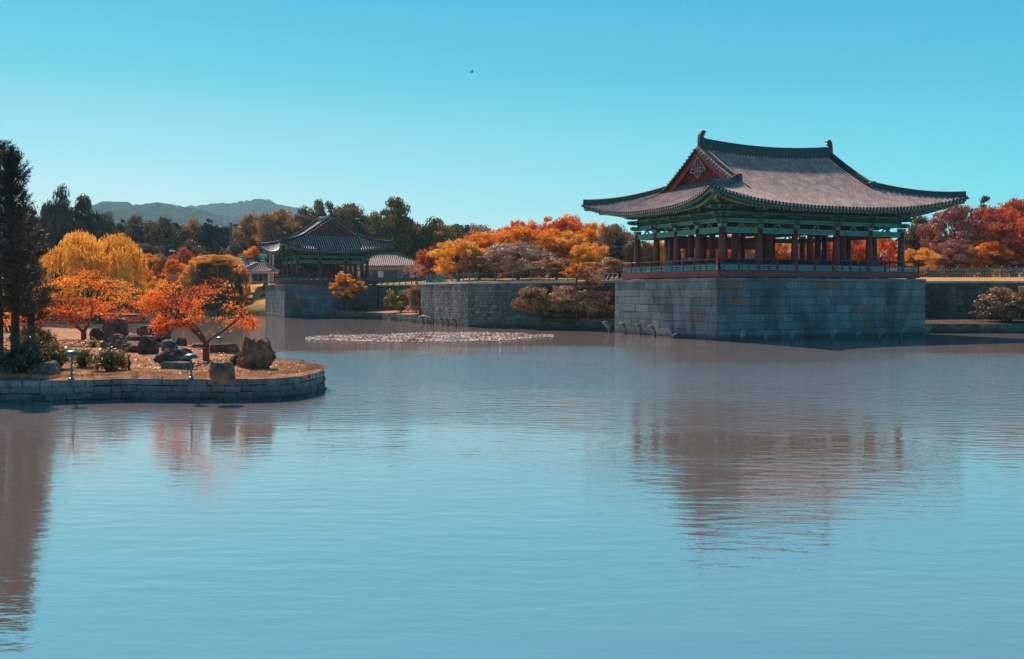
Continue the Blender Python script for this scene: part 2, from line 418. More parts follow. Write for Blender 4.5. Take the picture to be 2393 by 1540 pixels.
# terrace and far bank: stations along the pond edge, each with heights further and further back
stations = [(-600, 150, 'n'), (-150, 152, 'n'), (-90, 156, 'n'), (-62, 159, 'n'), (-46, 159, 'n'), (-36.8, 155, 'n'), (-35.5, 154, 'w'),
            (-20.7, 147.9, 'w'), (-13.2, 138.5, 'w'), (-10.1, 130.5, 'w'), (-10.0, 116, 'w'), (-8.4, 112.8, 'w'), (-4.0, 102.2, 'w'), (9, 95.5, 'w'),
            (23, 97.4, 'r'), (45, 97.4, 'r'), (80, 97.4, 'r'), (600, 97.4, 'r')]
rows = []
prof = {'n': [(0, -1), (0.05, .5), (5, 2.0), (14, 4.7), (32, 5.3), (70, 5.9), (180, 6.5), (900, 20), (5000, 40)],
        'w': [(0, -1), (0.05, 4.44), (6, 4.46), (12, 4.47), (32, 5.3), (70, 5.9), (180, 6.5), (900, 20), (5000, 40)],
        'r': [(0, -1), (0.05, 4.44), (2.0, 4.55), (8, 5.0), (32, 5.3), (70, 5.9), (180, 6.5), (900, 20), (5000, 40)]}
for k in range(9):
    row = []
    for i in range(len(stations) - 1):
        x0, y0, t0 = stations[i]; x1, y1, t1 = stations[i + 1]
        ns = 1 if t0 != t1 or k < 2 else 4
        ns = 4
        for q in range(ns if i < len(stations) - 2 else ns + 1):
            f = q / ns
            x = x0 + (x1 - x0) * f; y = y0 + (y1 - y0) * f
            off = prof[t0][k][0] * (1 - f) + prof[t1][k][0] * f
            z = prof[t0][k][1] * (1 - f) + prof[t1][k][1] * f
            if 2 <= k <= 5: z += .12 * mnoise.noise(Vector((x * .2, (y + off) * .2, 0)))
            row.append((x * (1 + off / 250.0), y + off, z))
    rows.append(row)
g = grid_sheet(rows, M['lawn'], 'ground'); tag(g, kind='structure')

# ---- walls laid from single blocks
def block_wall(mb, pts, z0, z1, course, lens, seed, bulge=.03, gap=.012, edge=.04, batter=0.0, irregular=0.0, back=.35, m=0, mback=1):
    """pts: ground line from left to right as seen from the pond; the outer side is to the right of the walking direction"""
    rnd = random.Random(seed)
    P = [Vector((p[0], p[1])) for p in pts]
    seg = [(P[i + 1] - P[i]).length for i in range(len(P) - 1)]
    tot = sum(seg)
    def at(s):
        s = max(0, min(tot - 1e-6, s))
        for i, l in enumerate(seg):
            if s <= l: 
                t = s / l
                # smooth the normal across the joints of a curved wall
                d = (P[i + 1] - P[i]).normalized()
                return P[i].lerp(P[i + 1], t), d
            s -= l
    def pos(s, z, out):
        p, d = at(s)
        n = Vector((d.y, -d.x))
        o = out + batter * (z1 - z)
        return (p.x + n.x * o, p.y + n.y * o, z)
    # backing
    s = 0; marks = [0]
    for l in seg: s += l; marks.append(s)
    for i in range(len(seg)):
        a, b = marks[i] + 1e-5, marks[i + 1] - 1e-5
        mb.quad([pos(a, z0, -.03), pos(b, z0, -.03), pos(b, z1 - .02, -.03), pos(a, z1 - .02, -.03)], mback)
    nc = max(1, round((z1 - z0) / course)); hgt = (z1 - z0) / nc
    for c in range(nc):
        za = z0 + c * hgt; zb = za + hgt
        s = -rnd.random() * lens[0] if len(seg) > 1 or True else 0
        s = 0
        first = True
        while s < tot - .02:
            ln = rnd.uniform(*lens)
            if first and c % 2: ln *= .5
            first = False
            e = min(tot, s + ln)
            if tot - e < lens[0] * .4: e = tot
            # keep a block off a sharp corner
            for mk in marks[1:-1]:
                if s < mk - .05 < e and len(P) < 6: e = mk
            j = lambda: rnd.uniform(-1, 1) * irregular
            zl, zh = za + gap + (j() if c else 0), zb - gap + (j() * .6 if c < nc - 1 else j() * .5)
            o = rnd.uniform(-.3, 1.0) * bulge
            a, b = s + gap, e - gap
            ja, jb, jc, jd = j(), j(), j(), j()
            out = [(a, zl), (b, zl), (b, zh), (a, zh)]
            ed = min(edge, (b - a) * .3)
            inn = [(a + ed + abs(ja), zl + ed + abs(jb)), (b - ed - abs(jc), zl + ed + abs(ja)), (b - ed - abs(jb), zh - ed - abs(jd)), (a + ed + abs(jd), zh - ed - abs(jc))]
            i0 = len(mb.v)
            for (q, z) in out: mb.v.append(pos(q, z, -.05))
            for (q, z) in out: mb.v.append(pos(q, z, max(.0, o)))
            for (q, z) in inn: mb.v.append(pos(q, z, max(.0, o) + edge * .55))
            for k in range(4):
                k2 = (k + 1) % 4
                mb.f.append((i0 + k, i0 + k2, i0 + 4 + k2, i0 + 4 + k)); mb.m.append(m)
                mb.f.append((i0 + 4 + k, i0 + 4 + k2, i0 + 8 + k2, i0 + 8 + k)); mb.m.append(m)
            mb.f.append((i0 + 8, i0 + 9, i0 + 10, i0 + 11)); mb.m.append(m)
            s = e

def wall_thing(name, pts, z0, z1, course, lens, seed, mats, label, cat='wall', coping=True, **kw):
    t = empty(name, (0, 0, 0)); tag(t, label, cat)
    mb = MB(); block_wall(mb, pts, z0, z1 - (.2 if coping else 0), course, lens, seed, **kw)
    mb.build('stone_blocks', mats, t)
    if coping:
        mc = MB(); rnd = random.Random(seed + 5)
        for i in range(len(pts) - 1):
            p, q = Vector((*pts[i], 0)), Vector((*pts[i + 1], 0)); d = (q - p); ln = d.length; d.normalize(); n = Vector((d.y, -d.x, 0))
            s = 0
            while s < ln - .01:
                e = min(ln, s + rnd.uniform(1.0, 1.8)); mid = p + d * (s + e) / 2 - n * .22
                mc.box((mid.x, mid.y, z1 - .09), (e - s - .015, .62, .18 + rnd.uniform(0, .015)), math.atan2(d.y, d.x)); s = e
        mc.build('coping', M['coping'], t)
    return t

# ---- the two stone platforms
def platform(c0, la, lb, lfar, label, seed, extra):
    t = empty('stone_platform', (0, 0, 0)); tag(t, label, 'platform')
    c0 = Vector(c0)
    left = c0 + A_ * la; right = c0 + B_ * lb
    mb = MB()
    rback = right + A_ * (la + extra)
    block_wall(mb, [left[:2], c0[:2], right[:2], rback[:2]], -.5, 4.28, .595, (.9, 2.6), seed, bulge=.022, gap=.012, edge=.03, batter=.012)
    mb.build('stone_blocks', [M['granite'], M['mortar']], t)
    mc = MB(); rnd = random.Random(seed)
    # rim course and the flat top
    for p, q in ((left, c0), (c0, right), (right, rback)):
        d = (q - p); ln = d.length; d.normalize(); n = Vector((d.y, -d.x, 0)); s = 0
        while s < ln - .01:
            e = min(ln, s + rnd.uniform(1.5, 3.0))
            if ln - e < .5: e = ln
            mid = p + d * (s + e) / 2 - n * .3
            mc.box((mid.x, mid.y, 4.39), (e - s - .012, .78 , .22 + rnd.uniform(0, .01)), math.atan2(d.y, d.x)); s = e
    mc.build('rim_stones', M['coping'] if False else M['granite'], t)
    top = MB(); ins = .45
    q = [c0 + A_ * ins + B_ * ins, right + A_ * ins - B_ * ins, right + A_ * la - B_ * ins, left - A_ * .05 + B_ * ins]
    top.quad([(p.x, p.y, 4.485) for p in q]); top.quad([(p.x, p.y, -.5) for p in reversed(q)])
    for i in range(4):
        a, b = q[i], q[(i + 1) % 4]
        top.quad([(a.x, a.y, -.5), (b.x, b.y, -.5), (b.x, b.y, 4.485), (a.x, a.y, 4.485)])
    top.build('paving', M['granite'], t)
    return t
C1 = Vector((14.75, 73.9, 0)); C2 = Vector((-30.9, 140.0, 0))
platform(C1, 14.7, 19.9, 7, 'tall pale granite block platform rising from the pond under the large pavilion', 11, 8.5)
platform(C2, 13.7, 13.0, 0, 'granite block platform in the water under the smaller distant pavilion', 12, 2.0)

# ------------------------------------------------------------------ pavilions
def pavilion(name, origin, rz, ub, vb, P, label):
    root = empty(name, origin, rz); tag(root, label, 'pavilion')
    U = sum(ub) / 2; V = sum(vb) / 2
    us = [-U]; vs = [-V]
    for b in ub: us.append(us[-1] + b)
    for b in vb: vs.append(vs[-1] + b)
    om, oc = P['o_mid'], P['o_cor']
    EU, EV = U + oc, V + oc
    zm, zc, zt, rise, rh = P['z_mid'], P['z_cor'], P['z_top'], P['rise'], P['ridge_half']
    gu = rh + .25; gv = P['gv']
    def ve(u): return V + om + (oc - om) * min(1, abs(u) / EU) ** 3.2
    def ue(v): return U + om + (oc - om) * min(1, abs(v) / EV) ** 3.2
    def zef(u): return zm + (zc - zm) * min(1, abs(u) / EU) ** 2.7
    def zes(v): return zm + (zc - zm) * min(1, abs(v) / EV) ** 2.7
    def F(u, v):
        e = ve(u); s = min(1, abs(v) / e); zr = zt + rise * min(1, abs(u) / rh) ** 2
        return zr + (zef(u) - zr) * (P['cv'] * s + (1 - P['cv']) * s * s)
    def hipv(u):
        t = (abs(u) - gu) / (EU - gu); return gv + (EV - gv) * max(0, min(1, t))
    def hipu(v):
        t = (abs(v) - gv) / (EV - gv); return gu + (EU - gu) * max(0, min(1, t))
    zfoot = F(gu, gv)
    def S(u, v):                                    # side slope
        e = ue(v); top = hipu(v); a, b = zes(v), (F(top, abs(v)) if abs(v) > gv else zfoot)
        if abs(v) <= gv: top = gu - .45
        t = (e - abs(u)) / max(1e-3, e - top); t = max(0, min(1.02, t))
        return a + (b - a) * t - .28 * t * (1 - t)
    pitch = P['pitch']
    prof = [(-.5, 0), (-.21, .01), (-.19, .09), (-.11, .15), (0, .17), (.11, .15), (.19, .09), (.21, .01)]
    # ---------------- tiled roof: every cover-tile row is modelled
    def tiles(sign, front):
        mb = MB(); N = 14
        E = EU if front else EV
        n = int(2 * E / pitch); n += n % 2; st = 2 * E / n
        G = gu if front else gv
        cols = []
        for i in range(n):
            for (f, h) in prof:
                cols.append((-E + (i + .5 + f) * st, h))
        cols.append((E, 0))
        prev = None
        segs = []
        cur = []
        for (c, h) in cols:
            zone = 0 if c < -G else (1 if c <= G else 2)
            if cur and cur[-1][2] != zone:
                segs.append(cur); cur = []
            cur.append((c, h, zone))
        segs.append(cur)
        for sg in segs:
            i0 = len(mb.v)
            for (c, h, zone) in sg:
                if front:
                    e = ve(c); top = 0.0 if zone == 1 else hipv(c)
                else:
                    e = ue(c); top = gu - .45 if zone == 1 else hipu(c)
                for k in range(N + 1):
                    t = k / N; q = e + (top - e) * t
                    z = F(c, q) if front else S(q, c)
                    if front: mb.v.append((c * 1.0, sign * q, z + h))
                    else: mb.v.append((sign * q, c, z + h))
            for j in range(len(sg) - 1):
                for k in range(N):
                    a = i0 + j * (N + 1) + k; b = a + N + 1
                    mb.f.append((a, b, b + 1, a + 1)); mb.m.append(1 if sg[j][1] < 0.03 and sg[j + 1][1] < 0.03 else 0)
        # end faces of the round tiles and the hanging drip tiles
        for i in range(n):
            c = -E + (i + .5) * st
            e = (ve(c) if front else ue(c)); z = (zef(c) if front else zes(c))
            r = .1
            pts = []
            for a in range(8):
                aa = math.pi * 2 * a / 8
                if front: pts.append((c + r * math.cos(aa), sign * (e + .03), z + .03 + r * math.sin(aa)))
                else: pts.append((sign * (e + .03), c + r * math.cos(aa), z + .03 + r * math.sin(aa)))
            mb.quad(pts, 1)
            c2 = c + st / 2
            w2 = st * .3
            if front: q = [(c2 - w2, sign * (e + .01), z), (c2 + w2, sign * (e + .01), z), (c2 + w2 * .5, sign * (e + .02), z - .1), (c2 - w2 * .5, sign * (e + .02), z - .1)]
            else: q = [(sign * (e + .01), c2 - w2, z), (sign * (e + .01), c2 + w2, z), (sign * (e + .02), c2 + w2 * .5, z - .1), (sign * (e + .02), c2 - w2 * .5, z - .1)]
            mb.quad(q, 0)
        return mb
    for sg in (-1, 1):
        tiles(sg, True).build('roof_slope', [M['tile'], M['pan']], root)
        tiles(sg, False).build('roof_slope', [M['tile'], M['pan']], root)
    # ---------------- ridges
    def ridge_run(pts, w, h, name, endcap=True):
        mb = MB()
        pts = [Vector(p) for p in pts]
        for layer, (lw, z0, z1) in enumerate(((w, -.12, h * .35), (w * .8, h * .35, h * .62), (w * .92, h * .62, h * .72), (w * .74, h * .72, h * .9))):
            i0 = len(mb.v)
            for k, p in enumerate(pts):
                d = pts[min(k + 1, len(pts) - 1)] - pts[max(k - 1, 0)]; d.z = 0; d.normalize(); nn = Vector((-d.y, d.x, 0))
                for a, z in ((-1, z0), (1, z0), (1, z1), (-1, z1)):
                    mb.v.append(tuple(p + nn * a * lw / 2 + Vector((0, 0, z))))
            for k in range(len(pts) - 1):
                for j in range(4):
                    a = i0 + k * 4 + j; b = i0 + k * 4 + (j + 1) % 4
                    mb.f.append((a, b, b + 4, a + 4)); mb.m.append(0)
            mb.f.append((i0, i0 + 1, i0 + 2, i0 + 3)); mb.m.append(0)
            e = i0 + (len(pts) - 1) * 4; mb.f.append((e + 3, e + 2, e + 1, e)); mb.m.append(0)
        mb.tube([p + Vector((0, 0, h * .92)) for p in pts], .1, 8)
        return mb.build(name, M['ridge'], root)
    K = 24
    mh = P['ridge_h']
    main = [(-rh + 2 * rh * k / K, 0, F(-rh + 2 * rh * k / K, 0)) for k in range(K + 1)]
    ridge_run(main, .42, mh, 'main_ridge')
    dy = gu - .30
    for su in (-1, 1):
        for sv in (-1, 1):
            pts = [(su * dy, sv * (.15 + (gv - .1) * k / 14), F(dy, .15 + (gv - .1) * k / 14)) for k in range(15)]
            r = ridge_run(pts, .34, .46, 'descending_ridge')
            e = Vector(pts[-1]); mb = MB(); mb.box(e + Vector((0, sv * .1, .28)), (.42, .2, .62), 0, 0, .8); mb.build('ridge_end_tile', M['ridge'], r)
            pts = []
            for k in range(17):
                t = k / 16 * .95; u = gu - .1 + (EU - gu + .1) * t; v = gv + (EV - gv) * t
                pts.append((su * u, sv * v, F(u, v) + .03))
            r = ridge_run(pts, .34, .44, 'hip_ridge')
            e = Vector(pts[-1]); dg = Vector((su, sv, 0)).normalized()
            mb = MB(); mb.box(e + dg * .04 + Vector((0, 0, .22)), (.14, .44, .52), math.atan2(dg.y, dg.x)); mb.build('ridge_end_tile', M['ridge'], r)
        # ridge at the foot of the gable
        pts = [(su * (gu - .35), -gv + .1 + 2 * (gv - .1) * k / 12, zfoot + .05 + .10 * (abs(k - 6) / 6) ** 2) for k in range(13)]
        ridge_run(pts, .3, .30, 'gable_foot_ridge')
        # horn shaped ornament at each ridge end
        mb = MB(); o = (su * (rh - .12), 0, F(rh, 0) + mh * .2)
        pl = [(-.28, -.15), (.24, -.15), (.27, .35), (.25, .7), (.20, 1.0), (.10, 1.22), (-.06, 1.32), (-.24, 1.30), (-.36, 1.20), (-.38, 1.10), (-.26, 1.14), (-.14, 1.10), (-.10, .95), (-.14, .78), (-.26, .66), (-.42, .58), (-.44, .3)]
        k_ = P['orn']
        mb.prism([(a * k_, b * k_) for a, b in pl], o, (su, 0, 0), (0, 0, 1), .34 * k_)
        mb.prism([(a * k_ * .6, b * k_ * .8) for a, b in pl], o, (su, 0, 0), (0, 0, 1), .46 * k_)
        mb.build('ridge_ornament', M['ridge'], root)
        # gable wall
        wu = su * (gu - .62)
        mb = MB(); pts = []
        for k in range(-8, 9):
            v = gv * k / 8 * .99; pts.append((v, F(gu, v) - .22))
        lo = zfoot - .35
        for k in range(16):
            (v0, z0), (v1, z1) = pts[k], pts[k + 1]
            mb.quad([(wu, v0, lo), (wu, v1, lo), (wu, v1, max(lo + .01, z1)), (wu, v0, max(lo + .01, z0))])
        g = mb.build('gable_wall', M['redboard'], root)
        mb = MB()                                    # upright battens of the gable
        v = -gv + .3
        while v < gv - .2:
            zt_ = F(gu, v) - .75
            if zt_ > zfoot + .3: mb.box((wu + su * .04, v, (zfoot + zt_) / 2), (.05, .07, zt_ - zfoot))
            v += .26
        mb.build('battens', M['redboard'], g)
        mb = MB()                                    # barge boards under the verge
        for sv in (-1, 1):
            for k in range(10):
                v0, v1 = gv * k / 10, gv * (k + 1) / 10
                a, b = F(gu, v0) - .12, F(gu, v1) - .12; x0, x1 = su * (gu - .10), su * (gu - .17)
                hh = .52
                q = [(x0, sv * v0, a), (x0, sv * v1, b), (x0, sv * v1, b - hh), (x0, sv * v0, a - hh)]
                p = [(x1, y, z) for (_, y, z) in q]
                mb.quad(q if su * sv < 0 else q[::-1]); mb.quad(p[::-1] if su * sv < 0 else p); mb.quad([q[3], q[2], p[2], p[3]]); mb.quad([q[0], p[0], p[1], q[1]])
        mb.build('barge_board', M['redboard'], g)
        mb = MB()                                    # short verge tiles laid across the gable edge
        for sv in (-1, 1):
            v = .25
            while v < gv + .1:
                z = F(gu, v) + .06
                mb.tube([(su * (gu - .28), sv * v, z + .05), (su * (gu + .22), sv * v, z - .02)], .085, 6)
                v += .34
            for k in range(10):
                v0, v1 = gv * k / 10, gv * (k + 1) / 10
                z0, z1 = F(gu, v0), F(gu, v1)
                mb.quad([(su * (gu - .3), sv * v0, z0 + .03), (su * (gu + .2), sv * v0, z0 - .03), (su * (gu + .2), sv * v1, z1 - .03), (su * (gu - .3), sv * v1, z1 + .03)], 1)
                mb.quad([(su * (gu - .3), sv * v0, z0 - .12), (su * (gu + .18), sv * v0, z0 - .12), (su * (gu + .18), sv * v1, z1 - .12), (su * (gu - .3), sv * v1, z1 - .12)], 1)
                mb.quad([(su * (gu + .18), sv * v0, z0 - .12), (su * (gu + .18), sv * v0, z0 - .02), (su * (gu + .18), sv * v1, z1 - .02), (su * (gu + .18), sv * v1, z1 - .12)], 1)
        mb.build('verge_tiles', [M['tile'], M['ridge']], g)
        mb = MB()                                    # lattice ornament in the gable peak
        cz = F(gu, 0) - P['orn_drop']; X = su * (gu - .05); q = P['lat']
        dia = [((0, .95), (-1.15, -.25)), ((0, .95), (1.15, -.25)), ((-1.15, -.25), (-.55, -.35)), ((1.15, -.25), (.55, -.35)), ((-.55, -.35), (0, -.85)), ((.55, -.35), (0, -.85)), ((-.6, .3), (.45, -.45)), ((.6, .3), (-.45, -.45)), ((-.9, -.05), (.9, -.05)), ((0, .95), (0, -.8)), ((-.35, .55), (-.35, -.4)), ((.35, .55), (.35, -.4))]
        for (a, b), (c, d) in dia:
            mb.bar((X, a * q, cz + b * q), (X, c * q, cz + d * q), .07 * q * 1.3, .05, up=(1, 0, 0))
        mb.build('gable_ornament', P['latmat'], g)
    # ---------------- eaves seen from below: boarding, two tiers of rafters
    zi = lambda u, v: F(min(abs(u), U - .3), min(abs(v), V)) 
    zin = F(0, V - .5) - .62
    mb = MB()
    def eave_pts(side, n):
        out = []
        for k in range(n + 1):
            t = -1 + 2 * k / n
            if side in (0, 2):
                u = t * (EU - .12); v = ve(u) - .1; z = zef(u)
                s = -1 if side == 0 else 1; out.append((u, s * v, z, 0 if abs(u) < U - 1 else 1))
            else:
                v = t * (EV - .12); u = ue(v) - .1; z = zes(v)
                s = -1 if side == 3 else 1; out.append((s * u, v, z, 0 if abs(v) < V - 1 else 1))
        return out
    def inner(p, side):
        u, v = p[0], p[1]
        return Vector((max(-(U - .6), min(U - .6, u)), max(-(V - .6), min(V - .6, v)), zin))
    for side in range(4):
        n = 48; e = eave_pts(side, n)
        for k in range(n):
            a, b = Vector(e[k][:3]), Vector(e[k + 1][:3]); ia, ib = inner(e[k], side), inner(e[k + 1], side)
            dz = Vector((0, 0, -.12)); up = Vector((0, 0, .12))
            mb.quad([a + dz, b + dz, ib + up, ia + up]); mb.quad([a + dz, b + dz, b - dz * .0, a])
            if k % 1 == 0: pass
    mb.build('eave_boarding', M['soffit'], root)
    # dark ceiling boards closing the attic
    mb = MB(); mb.box((0, 0, zin + .1), (2 * U - 1.2, 2 * V - 1.2, .08)); mb.build('ceiling', M['redwood'], root)
    for side in range(4):
        mb = MB(); mc = MB()
        Lh = (EU if side in (0, 2) else EV)
        n = int(2 * Lh / P['raf']); e = eave_pts(side, n)
        for k in range(1, n):
            a = Vector(e[k][:3]); i_ = inner(e[k], side)
            d = (i_ - a); dn = d.normalized()
            # upper square flying rafters
            s0 = a + dn * .12 + Vector((0, 0, -.22)); s1 = a + d * .45 + Vector((0, 0, -.20))
            mb.bar(s0, s1, .11, .13)
            # round rafters below, with their ends showing
            r0 = a + d * (.95 / d.length) + Vector((0, 0, -.42)); r1 = i_ + Vector((0, 0, -.02))
            mc.tube([r0, r1], .085, 7)
            mb.bar(s0 - dn * .012, s0 - dn * .002, .10, .12, 1)
            dd = dn * .012
            mc.tube([r0 - dd, r0 - dd * .2], .082, 7, 1)
        for k in range(n):                            # boards that carry the rafter ends
            for tk, dz, hh in ((.06, -.17, .10), (.92, -.30, .10)):
                a = Vector(e[k][:3]); b = Vector(e[k + 1][:3])
                ia, ib = inner(e[k], side), inner(e[k + 1], side)
                pa = a + (ia - a).normalized() * tk; pb = b + (ib - b).normalized() * tk
                mb.bar(pa + Vector((0, 0, dz)), pb + Vector((0, 0, dz)), .07, hh)
        mb.build('flying_rafters', [M['green'], M['teal']], root)
        mc.build('round_rafters', [M['paint'], M['ochre']], root)
    for su in (-1, 1):
        for sv in (-1, 1):
            a = Vector((su * (EU - .25), sv * (EV - .25), zc - .30)); b = Vector((su * (U - .6), sv * (V - .6), zin - .15))
            mb = MB(); d = (b - a).normalized()
            mb.bar(a, b, .28, .34); mb.bar(a + d * 1.3 + Vector((0, 0, -.34)), b + Vector((0, 0, -.3)), .32, .34)
            mb.bar(a - d * .02, a - d * .0, .22, .28, 1); mb.bar(a + d * 1.28 + Vector((0, 0, -.34)), a + d * 1.3 + Vector((0, 0, -.34)), .26, .28, 1)
            mb.build('hip_rafter', [M['paint'], M['ochre']], root)
    # ---------------- columns, beams, brackets
    zl, zfl = P['z_lintel'], P['z_floor']
    def column(u, v, top):
        mb = MB(); r = P['col_r']
        mb.lathe((u, v, 0), [(r * .97, zfl - .3), (r * 1.04, zfl + .6), (r * 1.05, zfl + 1.1), (r * .97, (zfl + top) / 2 + .4), (r * .84, top)], 14)
        c = mb.build('column', M['redwood'], root, smooth=True)
    ends_u = (0, len(us) - 1); ends_v = (0, len(vs) - 1)
    for i, u in enumerate(us):
        for j, v in enumerate(vs):
            if i in ends_u or j in ends_v: column(u, v, zl + .38)
            elif P['inner'](i, j): column(u, v, zl + 1.6)
    per = []
    for i in range(len(us) - 1):
        for v, s in ((-V, -1), (V, 1)): per.append(((us[i], v), (us[i + 1], v), (0, s)))
    for j in range(len(vs) - 1):
        for u, s in ((-U, -1), (U, 1)): per.append(((u, vs[j]), (u, vs[j + 1]), (s, 0)))
    zb = P['z_beam']
    for p, q, nrm in per:
        mb = MB(); a = Vector((*p, 0)); b = Vector((*q, 0)); d = (b - a).normalized(); r = P['col_r'] * .8; nn = Vector((*nrm, 0))
        mb.bar(a + d * r + Vector((0, 0, zl + .2)), b - d * r + Vector((0, 0, zl + .2)), .26, .40)
        ln = (b - a).length
        # raised light outlines on the outer face
        for zz in (.03, .37): mb.bar(a + d * r + nn * .135 + Vector((0, 0, zl + zz)), b - d * r + nn * .135 + Vector((0, 0, zl + zz)), .02, .03, 1)
        for f in (.28, .31, .69, .72):
            x = a + d * ln * f + nn * .135; mb.bar(x + Vector((0, 0, zl + .03)), x + Vector((0, 0, zl + .37)), .03, .02, 1)
        mb.build('lintel', [M['greenlite'], M['fretlight']], root)
        # forked strut between lintel and upper beam
        mb = MB(); c = (a + b) / 2; h = zb - zl - .4
        for sg in (-1, 1):
            pts = [c + d * sg * (.05 + .30 * (1 - t) ** 1.7) + Vector((0, 0, zl + .4 + h * t)) for t in [0, .2, .4, .6, .8, 1]]
            for k in range(5): mb.bar(pts[k], pts[k + 1], .09 , .10, 0)
            pts2 = [p_ + nn * .075 for p_ in pts]
            for k in range(5): mb.bar(pts2[k], pts2[k + 1], .02, .05, 1)
        mb.bar(c + Vector((0, 0, zb - .1)), c + Vector((0, 0, zb)), .34, .3)
        mb.build('forked_strut', [M['green'], M['fretlight']], root)
    # continuous upper beams, one of each per side
    zt2 = zin - .05
    lv = [(zb, .28, .2, 0.0, 'greenlite'), (zb + (zt2 - zb) * .33, .16, .12, .25, 'green'), (zb + (zt2 - zb) * .62, .18, .14, .0, 'paint'), (zb + (zt2 - zb) * .9, .24, .24, .0, 'green')]
    for s in (-1, 1):
        for ax in (0, 1):
            for (z, h, w_, out, mt) in lv:
                mb = MB()
                if ax == 0: mb.bar((-U - .5, s * (V + out), z + h / 2), (U + .5, s * (V + out), z + h / 2), w_, h)
                else: mb.bar((s * (U + out), -V - .5, z + h / 2 + .003), (s * (U + out), V + .5, z + h / 2 + .003), w_, h)
                if mt == 'greenlite':
                    for zz in (.02, h - .02):
                        if ax == 0: mb.bar((-U - .5, s * (V + out + w_ / 2 + .006), z + zz), (U + .5, s * (V + out + w_ / 2 + .006), z + zz), .02, .03, 1)
                        else: mb.bar((s * (U + out + w_ / 2 + .006), -V - .5, z + zz), (s * (U + out + w_ / 2 + .006), V + .5, z + zz), .02, .03, 1)
                mb.build('upper_beam', [M[mt], M['fretlight']], root)
            # infill boards high under the rafters
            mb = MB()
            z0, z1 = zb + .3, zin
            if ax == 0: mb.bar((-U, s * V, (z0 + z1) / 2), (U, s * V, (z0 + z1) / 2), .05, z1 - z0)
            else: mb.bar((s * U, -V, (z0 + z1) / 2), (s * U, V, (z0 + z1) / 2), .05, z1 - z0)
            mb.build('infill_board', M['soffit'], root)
    def bracket(u, v, dirs):
        mb = MB(); base = Vector((u, v, zl + .40))
        H = zt2 - (zl + .4)
        mb.box(base + Vector((0, 0, .13)), (.40, .40, .26), 0, 0, 1.3)
        nt = 4; st = (H - .3) / nt
        for k in range(nt):
            z = .32 + st * k
            for d in dirs:
                d = Vector((*d, 0)).normalized()
                for sg in ((1, .55 + .26 * k), (-1, .4 + .15 * k)):
                    ln = sg[1]; e = base + d * sg[0] * ln
                    pr = [(0, 0), (ln * .7, 0), (ln * .9, .04), (ln + .06, .12), (ln + .12, .20), (ln, .19), (0, .19)]
                    mb.prism(pr, base + Vector((0, 0, z)), d * sg[0], (0, 0, 1), .13)
                    mb.box(e - d * sg[0] * .05 + Vector((0, 0, z + .245)), (.20, .20, .11), math.atan2(d.y, d.x), 1, 1.25)
                # cross arm at the tier
                x = Vector((-d.y, d.x, 0)); ln = .42 + .16 * (k % 2) + .07 * k
                off = d * (.26 * max(0, k - 1))
                pr = [(-ln, .10), (-ln * .8, .01), (-ln * .5, 0), (ln * .5, 0), (ln * .8, .01), (ln, .10), (ln, .17), (-ln, .17)]
                mb.prism(pr, base + off + Vector((0, 0, z + .003)), x, (0, 0, 1), .12)
                for sg in (-1, 1): mb.box(base + off + x * sg * ln * .85 + Vector((0, 0, z + .235)), (.18, .18, .10), math.atan2(x.y, x.x), 1, 1.25)
        mb.build('bracket_cluster', [M['paint'], M['greenlite']], root)
    for i, u in enumerate(us):
        for j, v in enumerate(vs):
            if i in ends_u or j in ends_v:
                dirs = []
                if j in ends_v: dirs.append((0, -1 if j == 0 else 1))
                if i in ends_u: dirs.append((-1 if i == 0 else 1, 0))
                if len(dirs) == 2: dirs.append((dirs[0][0] + dirs[1][0], dirs[0][1] + dirs[1][1]))
                bracket(u, v, dirs)
    # inner cross beams
    for i in range(1, len(us) - 1):
        mb = MB(); mb.bar((us[i], -V, zl + .62), (us[i], V, zl + .62), .3, .34); mb.build('cross_beam', M['redwood'], root)
    for j in range(1, len(vs) - 1):
        mb = MB(); mb.bar((-U, vs[j], zl + 1.15), (U, vs[j], zl + 1.15), .28, .3); mb.build('long_beam', M['redwood'], root)
    # ---------------- floor, feet, railing
    dk = P['deck']; DU, DV = U + dk, V + dk
    mb = MB(); mb.box((0, 0, zfl - .06), (2 * DU - .3, 2 * DV - .3, .12)); mb.build('floor', M['redwood'], root)
    mb = MB()
    for s in (-1, 1):
        mb.box((0, s * (DV - .06), zfl - .20), (2 * DU, .12, .42)); mb.box((s * (DU - .06), 0, zfl - .20), (.12, 2 * DV - .246, .42))
    mb.build('floor_edge_beam', M['redboard'], root)
    for i, u in enumerate(us):
        for j, v in enumerate(vs):
            if i in ends_u or j in ends_v:
                mb = MB()
                x = u if i not in ends_u else math.copysign(DU - .45, u); y = v if j not in ends_v else math.copysign(DV - .45, v)
                mb.box((x, y, 4.485 + (zfl - .3 - 4.485) / 2), (.5, .5, max(.05, zfl - .3 - 4.48)), 0, 0, .9); mb.build('footing_stone', M['coping'], root)
    for side in range(4):
        horiz = side in (0, 2); Lr = DU if horiz else DV; s = -1 if side in (0, 3) else 1; off = (DV if horiz else DU) - .07
        n = P['rail_n'][0 if horiz else 1]
        W = lambda t, z, o=0.0: Vector((t, s * (off + o), z)) if horiz else Vector((s * (off + o), t, z))
        mb = MB()
        mb.tube([W(-Lr + .05, zfl + .90), W(Lr - .05, zfl + .90)], .045, 8); mb.bar(W(-Lr + .05, zfl + .52), W(Lr - .05, zfl + .52), .07, .08); mb.bar(W(-Lr + .05, zfl + .05), W(Lr - .05, zfl + .05), .08, .1)
        rail = mb.build('railing', M['redwood'], root)
        step = (2 * Lr - .14) / n
        post = None
